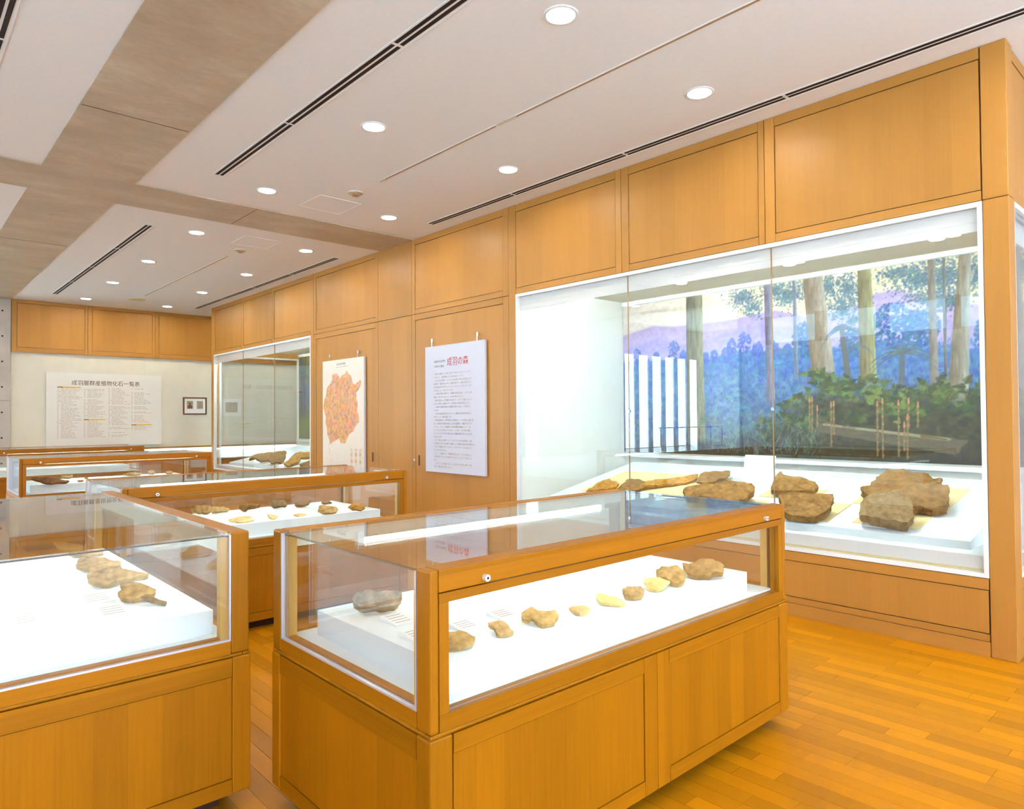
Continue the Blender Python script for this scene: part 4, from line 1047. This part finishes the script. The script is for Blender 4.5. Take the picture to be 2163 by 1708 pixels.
# ------------------------------------------------------------------ stones
# name, label, group, centre (m), facing (deg from +y), tilt (deg), thickness (m), colour, outline (mm, right/up in the slab's own plane)
STONES = [
    ('fossil_slab', 'thin ochre split slab lying leftmost in the big wall showcase', 'stones in the big wall showcase',(5.605, 4.695, 0.769), 48.5, 28, 0.03, 'ochre',(-195, -112, -115, -21, -80, 31, -4, 83, 57, 105, 61, 73, 115, 63, 147, 12, 110, -53, -3, -80, -94, -101)),
    ('fossil_slab', 'flat brown slab overlapping the leftmost ochre slab in the big wall showcase', 'stones in the big wall showcase',(5.652, 4.347, 0.806), 52.4, 28, 0.035, 'brown',(-181, -81, -100, 40, -84, 91, 43, 115, 87, 73, 135, 44, 129, -16, 85, -56, -2, -107, -110, -103)),
    ('fossil_slab', 'long thin ochre slab tapering to a point in the big wall showcase', 'stones in the big wall showcase',(5.907, 4.088, 0.82), 53.6, 25, 0.03, 'ochre',(-284, -89, -230, -1, -98, 30, 55, 60, 165, 102, 273, 137, 254, 53, 158, -35, 28, -71, -101, -84, -219, -102)),
    ('fossil_slab', 'angular brown slab just left of the standing white card', 'stones in the big wall showcase',(6.119, 3.725, 0.895), 58.6, 30, 0.025, 'brown',(-166, -97, -133, 37, -91, 86, 36, 99, 153, 104, 149, 45, 117, -13, 44, -34, -8, -115, -101, -113)),
    ('fossil_block', 'long brown stone block below the standing white card', 'stones in the big wall showcase',(5.476, 3.247, 0.848), 60.5, 30, 0.09, 'brown',(-336, -24, -299, 31, -83, 82, 0, 147, 66, 160, 140, 132, 240, 83, 264, 54, 256, -3, 182, -133, 128, -159, -24, -154, -217, -116, -316, -101)),
    ('fossil_block', 'brown stone block just right of the standing white card', 'stones in the big wall showcase',(5.94, 2.845, 0.882), 63.5, 30, 0.06, 'brown',(-174, -69, -149, 52, -116, 140, -86, 167, -66, 124, 61, 99, 148, 50, 191, 19, 211, -37, 177, -103, 90, -108, -15, -103, -104, -124, -167, -106)),
    ('fossil_block', 'flat-topped brown stone block behind the near showcase corner', 'stones in the big wall showcase',(5.375, 2.49, 0.819), 66.1, 30, 0.07, 'brown',(-179, 52, -161, 82, -100, 101, -76, 130, -43, 112, 86, 110, 221, 107, 226, 64, 185, -80, 104, -195, -8, -194, -109, -186, -147, -105)),
    ('fossil_block', 'largest jagged brown stone slab in the big wall showcase', 'stones in the big wall showcase',(5.86, 1.851, 0.948), 73.6, 27, 0.09, 'brown',(-359, -57, -292, -3, -256, 132, -209, 194, -183, 247, -71, 249, -40, 197, 101, 210, 130, 143, 191, 148, 186, 84, 143, 65, 171, 28, 227, 17, 234, -140, 214, -251, 126, -289, 58, -261, 2, -281, -83, -261, -291, -169)),
    ('fossil_block', 'rounded grey-brown stone block leaning before the largest slab', 'stones in the big wall showcase',(5.367, 1.874, 0.834), 72.1, 35, 0.09, 'grey',(-172, -72, -153, 37, -119, 101, -55, 149, 16, 160, 87, 123, 145, 109, 167, 40, 173, -86, 132, -170, 18, -152, -85, -133, -155, -106)),
    ('fossil_block', 'grey oblong stone block in the left end of the nearest table showcase', 'stones in the nearest table showcase',(1.407, 2.313, 0.811), 30.0, 50, 0.06, 'darkgrey',(-90, 6, -75, 26, -40, 32, -8, 24, 31, 30, 60, 23, 95, 14, 95, -7, 70, -34, 29, -37, -17, -32, -63, -32, -86, -13)),
    ('fossil_stone', 'tan stone half hidden by the corner post of the nearest table showcase', 'stones in the nearest table showcase',(1.397, 1.788, 0.784), 37.1, 22, 0.02, 'tan',(-47, -7, -35, 31, -2, 40, 19, 32, 51, 3, 42, -19, 7, -36, -35, -44)),
    ('fossil_stone', 'small square grey-tan stone, first clear of the near corner post', 'stones in the nearest table showcase',(1.582, 1.796, 0.78), 41.1, 22, 0.018, 'greytan',(-43, 22, -26, 30, 4, 40, 28, 9, 44, -24, 22, -34, -10, -36, -20, -7)),
    ('fossil_stone', 'wing-shaped tan stone in the nearest table showcase', 'stones in the nearest table showcase',(1.757, 1.791, 0.788), 44.8, 24, 0.02, 'tan',(-59, 14, -38, 33, -21, 46, 2, 27, 35, 25, 61, 28, 75, 0, 57, -39, 15, -51, -9, -27, -23, -11, -37, -27, -57, -19)),
    ('fossil_stone', 'small sand-coloured chip next to the wing-shaped stone', 'stones in the nearest table showcase',(1.963, 1.774, 0.774), 47.9, 20, 0.015, 'sand',(-41, 7, -22, 22, 13, 23, 41, 10, 30, -20, 1, -30, -22, -12)),
    ('fossil_stone', 'cream wedge-shaped stone chip in the middle of the nearest table showcase', 'stones in the nearest table showcase',(2.15, 1.782, 0.775), 51.4, 20, 0.015, 'cream',(-56, 36, -31, 40, 8, 19, 46, 1, 61, -15, 53, -34, 8, -30, -34, -20, -54, 3)),
    ('fossil_stone', 'small round grey-tan stone right of the cream wedge chip', 'stones in the nearest table showcase',(2.284, 1.767, 0.79), 52.3, 25, 0.03, 'greytan',(-46, 4, -25, 20, 4, 28, 29, 23, 42, 5, 33, -19, -1, -33, -35, -28)),
    ('fossil_stone', 'flat cream stone touching the lumpy tan stone', 'stones in the nearest table showcase',(2.485, 1.796, 0.784), 54.1, 22, 0.015, 'cream',(-56, 21, -39, 31, 12, 39, 38, 23, 55, 11, 32, -26, -4, -55, -39, -44)),
    ('fossil_stone', 'lumpy tan stone, second from the right end of the nearest table showcase', 'stones in the nearest table showcase',(2.601, 1.801, 0.806), 55.8, 30, 0.03, 'tan',(-67, 18, -46, 39, 2, 46, 23, 53, 38, 36, 61, 14, 53, -39, 27, -62, -4, -55, -24, -30, -63, -21)),
    ('fossil_stone', 'broad brown stone at the right end of the nearest table showcase', 'stones in the nearest table showcase',(2.821, 1.775, 0.803), 58.2, 28, 0.03, 'tanbrown',(-97, 20, -68, 15, -36, 35, -22, 53, 40, 60, 72, 39, 89, 10, 81, -32, 39, -40, 23, -60, -46, -61, -75, -41)),
    ('fossil_slab', 'tan slab farthest back in the left table showcase, seen through its glass lid', 'slabs in the left table showcase',(0.794, 4.607, 0.789), 10.7, 25, 0.02, 'tan',(-72, 58, -15, 44, 73, -8, 73, -51, -14, -31, -45, -12)),
    ('fossil_slab', 'narrow tan slab just below the lid edge of the left table showcase', 'slabs in the left table showcase',(0.844, 4.398, 0.769), 10.1, 18, 0.015, 'tan',(-83, 18, -38, 35, 79, 11, 81, -21, 23, -26, -62, -17)),
    ('fossil_slab', 'layered tan slab in the middle of the row in the left table showcase', 'slabs in the left table showcase',(0.804, 3.958, 0.788), 11.2, 24, 0.02, 'tan',(-79, 51, -57, 68, 33, 46, 67, 16, 104, -6, 103, -32, 55, -33, 21, -32, -23, -51, -56, -38, -86, -7, -84, 18)),
    ('fossil_slab', 'widest tan slab with a pointed right tip in the left table showcase', 'slabs in the left table showcase',(0.794, 3.546, 0.803), 11.8, 26, 0.03, 'tan',(-110, 25, -93, 55, -42, 60, 25, 57, 32, 31, 66, 19, 134, -24, 122, -36, 39, -34, -23, -64, -52, -62, -97, -25)),
    ('fossil_slab', 'thick tan stone nearest the camera in the left table showcase', 'slabs in the left table showcase',(0.782, 3.18, 0.799), 13.7, 28, 0.03, 'tan',(-58, -2, -38, 23, -52, 58, -24, 57, 39, 33, 79, -8, 76, -36, 28, -43, -4, -51, -46, -32)),
    ('fossil_slab', 'thin dark stone splinter lying before the thick tan stone', 'slabs in the left table showcase',(0.821, 3.064, 0.773), 15.8, 15, 0.012, 'grey',(-41, 42, -15, 27, 52, -34, 47, -48, -5, -11, -38, 25)),
    ('fossil_stone', 'rough tan stone leftmost in the middle table showcase', 'stones in the middle table showcase',(1.866, 5.656, 0.801), 18.7, 62, 0.045, 'tan',(-76, 4, -37, 29, 18, 35, 65, 25, 73, -10, 42, -36, -21, -31, -64, -15)),
    ('fossil_stone', 'pale sandy stone joined to the leftmost rough stone', 'stones in the middle table showcase',(2.006, 5.658, 0.785), 19.0, 55, 0.03, 'sand',(-66, 31, -18, 20, 30, 20, 75, -3, 54, -21, -18, -23, -58, -23)),
    ('fossil_stone', 'long brown stone in the back row of the middle table showcase', 'stones in the middle table showcase',(2.222, 5.599, 0.799), 21.4, 32, 0.03, 'brown',(-79, -4, -51, 21, -23, 23, 14, 33, 42, 33, 84, 18, 75, -1, 32, -13, -14, -21, -28, -47, -51, -42)),
    ('fossil_stone', 'chunky grey stone in the back row of the middle table showcase', 'stones in the middle table showcase',(2.463, 5.611, 0.795), 23.4, 62, 0.045, 'grey',(-72, 11, -57, 30, -9, 33, 54, 27, 76, -13, 64, -27, 35, -21, -33, -29, -57, -11)),
    ('fossil_stone', 'flat brown stone right of the chunky grey one in the middle table showcase', 'stones in the middle table showcase',(2.657, 5.556, 0.788), 25.1, 32, 0.03, 'brown',(-62, -9, -42, 15, 13, 23, 73, 32, 53, -8, 12, -26, -47, -26)),
    ('fossil_stone', 'small brown chip at the right of the back row in the middle table showcase', 'stones in the middle table showcase',(2.891, 5.581, 0.773), 27.1, 22, 0.02, 'brown',(-41, 2, -22, 18, 29, 13, 48, -5, 14, -13, -28, -15)),
    ('fossil_stone', 'flat pale slab in the front row of the middle table showcase', 'stones in the middle table showcase',(1.942, 5.043, 0.775), 20.8, 22, 0.012, 'sand',(-86, 12, -45, 29, 1, 46, 68, 33, 78, 1, 86, -18, 42, -31, -24, -37, -40, -20, -79, -13)),
    ('fossil_stone', 'small crescent-shaped pale chip in the middle table showcase', 'stones in the middle table showcase',(2.167, 5.031, 0.776), 23.5, 45, 0.015, 'sand',(-34, 21, -17, 17, 35, 8, 37, -3, 17, -23, -9, -19, -28, -2)),
    ('fossil_stone', 'small pointed pale chip right of the crescent-shaped one', 'stones in the middle table showcase',(2.381, 5.026, 0.767), 25.3, 22, 0.01, 'sand',(-45, 7, -22, 21, 23, 15, 52, 5, 27, -14, -4, -22, -31, -13)),
    ('fossil_stone', 'lumpy tan stone, second from the right in the middle table showcase', 'stones in the middle table showcase',(2.585, 4.967, 0.795), 27.6, 66, 0.045, 'tan',(-73, -12, -64, 27, -41, 33, 6, 26, 66, 16, 79, -9, 66, -26, 6, -30, -45, -26)),
    ('fossil_stone', 'boxy ochre stone rightmost in the middle table showcase', 'stones in the middle table showcase',(2.833, 4.946, 0.794), 30.1, 68, 0.045, 'ochre',(-73, 0, -51, 15, -29, 26, 42, 23, 64, 7, 56, -16, 27, -31, -36, -24)),
    ('fossil_slab', 'long dark brown slab in the distant table showcase', 'stones in the distant table showcase',(1.481, 9.66, 0.806), 8.7, 30, 0.03, 'dark',(-180, 47, -174, 76, -130, 66, -40, 54, 56, 17, 127, -11, 186, -38, 153, -62, 88, -55, -8, -63, -78, -31)),
    ('fossil_stone', 'pale blocky stone behind the long dark slab', 'stones in the distant table showcase',(1.776, 10.378, 0.787), 9.7, 60, 0.04, 'sand',(-64, 21, 60, 21, 53, -9, 3, -20, -53, -12)),
    ('fossil_stone', 'tiny brown chip right of the long dark slab', 'stones in the distant table showcase',(1.81, 9.767, 0.769), 10.4, 18, 0.015, 'brown',(-33, 4, -5, 15, 32, 16, 25, -17, -19, -19)),
    ('fossil_stone', 'tiny ochre chip at the edge of the distant white block', 'stones in the distant table showcase',(1.97, 10.291, 0.77), 10.7, 20, 0.015, 'ochre',(-22, 13, 18, 18, 22, -13, -18, -18)),
    ('fossil_stone', 'low sandy stone in the right half of the distant table showcase', 'stones in the distant table showcase',(2.504, 10.231, 0.785), 13.6, 50, 0.04, 'sand',(-122, -3, -27, 24, 96, 6, 81, -12, -27, -14)),
    ('fossil_stone', 'boxy sandy stone in the right half of the distant table showcase', 'stones in the distant table showcase',(2.748, 10.318, 0.793), 15.1, 65, 0.05, 'sand',(-40, 16, 8, 24, 40, 8, 32, -25, -40, -22)),
    ('fossil_stone', 'small round sandy stone rightmost in the distant table showcase', 'stones in the distant table showcase',(2.932, 10.179, 0.786), 15.9, 60, 0.05, 'sand',(-42, 1, -6, 20, 43, 7, 39, -14, -34, -14)),
    ('fossil_block', 'ragged brown slab leftmost in the far wall showcase', 'stones in the far wall showcase',(5.393, 12.97, 0.73), 22.2, 34, 0.05, 'brown',(-232, -57, -217, 19, -125, 102, 39, 133, 162, 162, 155, 95, 198, -58, 170, -114, 82, -91, -16, -114, -92, -63, -124, -14)),
    ('fossil_block', 'tall grey-brown block in the middle of the far wall showcase', 'stones in the far wall showcase',(5.464, 12.382, 0.766), 23.3, 34, 0.05, 'brown',(-180, -53, -45, 177, 102, 200, 140, 170, 104, -28, 38, -165, -26, -134, -132, -166)),
    ('fossil_block', 'long ochre slab reaching to the right frame of the far wall showcase', 'stones in the far wall showcase',(5.587, 11.744, 0.816), 24.5, 35, 0.06, 'ochre',(-290, -165, -92, 128, 36, 141, 175, 145, 227, 116, 203, 8, 2, -2, -42, -141, -218, -229)),
    ('fossil_block', 'low tan slab at the lower right of the far wall showcase', 'stones in the far wall showcase',(5.387, 11.005, 0.744), 26.2, 34, 0.05, 'brown',(-154, -21, 25, 109, 105, 123, 114, -49, 24, -96, -114, -65)),
    ('fossil_block', 'small brown stone behind the ragged slab in the far wall showcase', 'stones in the far wall showcase',(5.82, 13.448, 0.798), 23.3, 34, 0.05, 'brown',(-102, 7, -27, 39, 78, 35, 89, -27, -38, -53)),
]
def stone(name, label, group, c, ang, tilt, th, colr, uv, seed):
    pts = [Vector((uv[i] / 1000.0, uv[i + 1] / 1000.0)) for i in range(0, len(uv), 2)]
    rg = random.Random(seed)
    size = max(max(p.x for p in pts) - min(p.x for p in pts), 0.05)
    ring = []
    n = len(pts)
    for i in range(n):
        p, q = pts[i], pts[(i + 1) % n]
        k = 3
        for j in range(k):
            t = j / k
            w = p.lerp(q, t)
            if j: w = w + Vector((rg.uniform(-1, 1), rg.uniform(-1, 1))) * (q - p).length * 0.07
            ring.append(w)
    m = len(ring)
    a, ti = math.radians(ang), math.radians(tilt)
    h = Vector((math.sin(a), math.cos(a), 0)); rt = Vector((math.cos(a), -math.sin(a), 0)); zz = Vector((0, 0, 1))
    up = h * math.cos(ti) + zz * math.sin(ti); nn = zz * math.cos(ti) - h * math.sin(ti)
    area = sum(ring[i].x * ring[(i + 1) % m].y - ring[(i + 1) % m].x * ring[i].y for i in range(m))
    if area < 0: ring.reverse()
    so = Vector((seed * 3.1, seed * 1.7, 0))
    def edge_dist(q):
        best = 9.0
        for i in range(m):
            a_, b_ = ring[i], ring[(i + 1) % m]
            ab = b_ - a_; t = max(0.0, min(1.0, (q - a_).dot(ab) / (ab.length_squared + 1e-9)))
            best = min(best, (a_ + ab * t - q).length)
        return best
    def inside(q):
        c_ = False
        for i in range(m):
            a_, b_ = ring[i], ring[(i + 1) % m]
            if (a_.y > q.y) != (b_.y > q.y) and q.x < (b_.x - a_.x) * (q.y - a_.y) / (b_.y - a_.y) + a_.x: c_ = not c_
        return c_
    step = size / 11.0
    inner = []
    x0, x1 = min(p.x for p in ring), max(p.x for p in ring); y0, y1 = min(p.y for p in ring), max(p.y for p in ring)
    yy = y0 + step * 0.5
    while yy < y1:
        xx = x0 + step * 0.5
        while xx < x1:
            q = Vector((xx + rg.uniform(-0.4, 0.4) * step, yy + rg.uniform(-0.4, 0.4) * step))
            if inside(q) and edge_dist(q) > step * 0.35: inner.append(q)
            xx += step
        yy += step
    vc, _e, fc, ov, _oe, _of = delaunay_2d_cdt(ring + inner, [(i, (i + 1) % m) for i in range(m)], [], 1, 1e-6)
    def height(q):
        e = min(1.0, edge_dist(q) / (0.10 * size))
        w3 = Vector((q.x, q.y, 0))
        return th * (-0.10 * (1 - e) + 0.30 * noise.noise(w3 * (4.0 / size) + so) + 0.16 * noise.noise(w3 * (13.0 / size) + so) + 0.05 * math.sin(8.0 * noise.noise(w3 * (2.5 / size) + so)))
    v = [Vector((q.x, q.y, height(Vector(q)))) for q in vc]
    f = [tuple(t) for t in fc]
    idx = [0] * m
    for k, l in enumerate(ov):
        for o_ in l:
            if o_ < m: idx[o_] = k
    prev = idx
    for d, sc_ in ((-0.30, 1.01), (-0.62, 0.985), (-0.88, 1.0), (-1.0, 0.95)):
        cur = []
        for w in ring:
            rad = sc_ + 0.03 * noise.noise(Vector((w.x * 11 / size, w.y * 11 / size, d * 4)) + so)
            cur.append(len(v)); v.append(Vector((w.x * rad, w.y * rad, d * th)))
        for i in range(m):
            k = (i + 1) % m
            f.append((prev[i], cur[i], cur[k], prev[k]))
        prev = cur
    f.append(tuple(reversed(prev)))
    wv = [rt * p.x + up * p.y + nn * p.z for p in v]
    zmin = min(p.z for p in wv)
    base = Vector((0, 0, zmin))
    o = mesh_obj(name, [p - base for p in wv], f, ROCKM[colr], None, True)
    o.data.set_sharp_from_angle(angle=math.radians(28))
    loc = Vector(c) + base
    if c[0] < 4.5:                     # rests on the white block of a table case
        loc.z = 0.7506
    else:                              # rests on a sloping platform (or its felt)
        zp = 0.670 if c[1] < 8 else 0.631
        loc.z -= min(loc.z + p.z - base.z - (zp + 0.2 * (loc.x + p.x - (W + 0.21))) for p in wv)
    o.location = loc
    tag(o, label, 'stone', group)
    return o
for i, s in enumerate(STONES):
    stone(*s, i + 1)

# felt sheets, cards
def slope_quad(name, label, cat, group, pts, th, mat, zp=0.665, lift=0.001):
    zs = lambda x: zp + 0.2 * (x - (W + 0.21)) + lift
    c = Vector((sum(p[0] for p in pts) / 4, sum(p[1] for p in pts) / 4, 0)); c.z = zs(c.x)
    v = [(x - c.x, y - c.y, zs(x) - c.z) for x, y in pts] + [(x - c.x, y - c.y, zs(x) - c.z + th) for x, y in pts]
    o = mesh_obj(name, v, BOXF, mat); o.location = c
    return tag(o, label, cat, group)
R4 = lambda x0, x1, y0, y1: [(x0, y0), (x1, y0), (x1, y1), (x0, y1)]
slope_quad('felt_sheet', 'beige felt sheet under the largest jagged slab', 'felt sheet', 'beige felt sheets', R4(5.85, 6.43, 1.615, 2.30), 0.004, MAT['mat'])
slope_quad('felt_sheet', 'beige felt sheet under the rounded grey-brown block', 'felt sheet', 'beige felt sheets', R4(5.40, 5.70, 1.67, 2.125), 0.004, MAT['mat'])
slope_quad('felt_sheet', 'beige felt sheet under the flat-topped block', 'felt sheet', 'beige felt sheets', R4(5.35, 5.82, 2.29, 2.75), 0.004, MAT['mat'])
slope_quad('felt_sheet', 'beige felt sheet under the block right of the white card', 'felt sheet', 'beige felt sheets', R4(5.82, 6.15, 2.62, 3.10), 0.004, MAT['mat'])
slope_quad('felt_sheet', 'beige felt sheet under the long brown block', 'felt sheet', 'beige felt sheets', R4(5.38, 5.72, 2.93, 3.62), 0.004, MAT['mat'])
slope_quad('felt_sheet', 'long beige felt sheet under the row of thin slabs', 'felt sheet', 'beige felt sheets', R4(5.52, 6.32, 3.64, 4.98), 0.004, MAT['mat'])

def flat_card(name, label, group, x0, x1, y0, y1, z, tilt=0.0, rz=0.0, th=0.004, lines=True, tall=False):
    t = empty(name, ((x0 + x1) / 2, (y0 + y1) / 2, z), rz); tag(t, label, 'card', group)
    w2, d2 = (x1 - x0) / 2, (y1 - y0) / 2
    v = [(-w2, -d2, 0), (w2, -d2, 0), (w2, d2, 0), (-w2, d2, 0), (-w2, -d2, th), (w2, -d2, th), (w2, d2, th + tilt), (-w2, d2, th + tilt)]
    mesh_obj('card', v, BOXF, MAT['paper'], t)
    if lines:
        q = []; f = []
        for k in range(4):
            yy = d2 * (0.6 - 0.4 * k); zz = th + tilt * (yy + d2) / (2 * d2) + 0.0004
            n = len(q); q += [(-w2 * 0.75, yy - 0.0022, zz), (w2 * 0.7, yy - 0.0022, zz), (w2 * 0.7, yy + 0.0022, zz + 0.0001), (-w2 * 0.75, yy + 0.0022, zz + 0.0001)]
            f.append((n, n + 1, n + 2, n + 3))
        mesh_obj('print', q, f, MAT['inklight'], t)
    return t
G = 'caption cards in the table showcases'
flat_card('caption_card', 'white caption card beside the grey oblong block', G, 1.375, 1.465, 2.13, 2.24, 0.7505, 0.012)
flat_card('caption_card', 'white caption card left of the corner post stone', G, 1.325, 1.41, 1.94, 2.03, 0.7505, 0.012)
flat_card('caption_card', 'white caption card behind the small square stone', G, 1.51, 1.60, 1.92, 2.0, 0.7505, 0.010)
flat_card('caption_card', 'white caption card behind the wing-shaped stone', G, 1.70, 1.79, 1.93, 2.01, 0.7505, 0.010)
flat_card('caption_card', 'white caption card left of the thick tan stone', G, 0.62, 0.73, 3.25, 3.39, 0.7505, 0.012)
flat_card('caption_card', 'white caption card before the thick tan stone', G, 0.625, 0.725, 2.99, 3.12, 0.7505, 0.014)
flat_card('caption_card', 'white caption card at the far left of the left table showcase', G, 0.365, 0.455, 3.32, 3.62, 0.7505, 0.012, lines=False)
flat_card('caption_card', 'printed caption card at the lower left of the left table showcase', G, 0.365, 0.45, 3.08, 3.23, 0.7505, 0.016)
flat_card('caption_card', 'white caption card beside the layered slab in the left table showcase', G, 0.50, 0.60, 3.70, 3.84, 0.7505, 0.012)
c = slope_quad('caption_card', 'small white caption card before the rounded grey-brown block', 'card', 'caption cards in the big wall showcase', [(5.33, 1.86), (5.42, 1.86), (5.42, 2.03), (5.33, 2.03)], 0.016, MAT['paper'], lift=0.005)
# standing card on its little easel
t = empty('standing_card', (6.12, 3.27, 0.838)); tag(t, 'blank white card standing upright before the mural', 'card')
v = [(0.0, -0.155, 0.0), (0.006, -0.155, 0.0), (0.006, 0.155, 0.0), (0.0, 0.155, 0.0), (0.07, -0.155, 0.285), (0.076, -0.155, 0.285), (0.076, 0.155, 0.285), (0.07, 0.155, 0.285)]
mesh_obj('card', v, BOXF, MAT['paper'], t)
box('easel', 0.03, 0.10, -0.05, 0.05, 0.025, 0.10, MAT['alu'], t)
for k, (x, y) in enumerate(((5.29, 12.62), (5.29, 12.3), (5.29, 11.98), (5.29, 11.45))):
    slope_quad('caption_card', 'white caption card, %s from the left in the far wall showcase' % ORD[k], 'card', 'caption cards in the far wall showcase', R4(x, x + 0.11, y - 0.09, y + 0.09), 0.012, MAT['paper'], 0.63, 0.004)
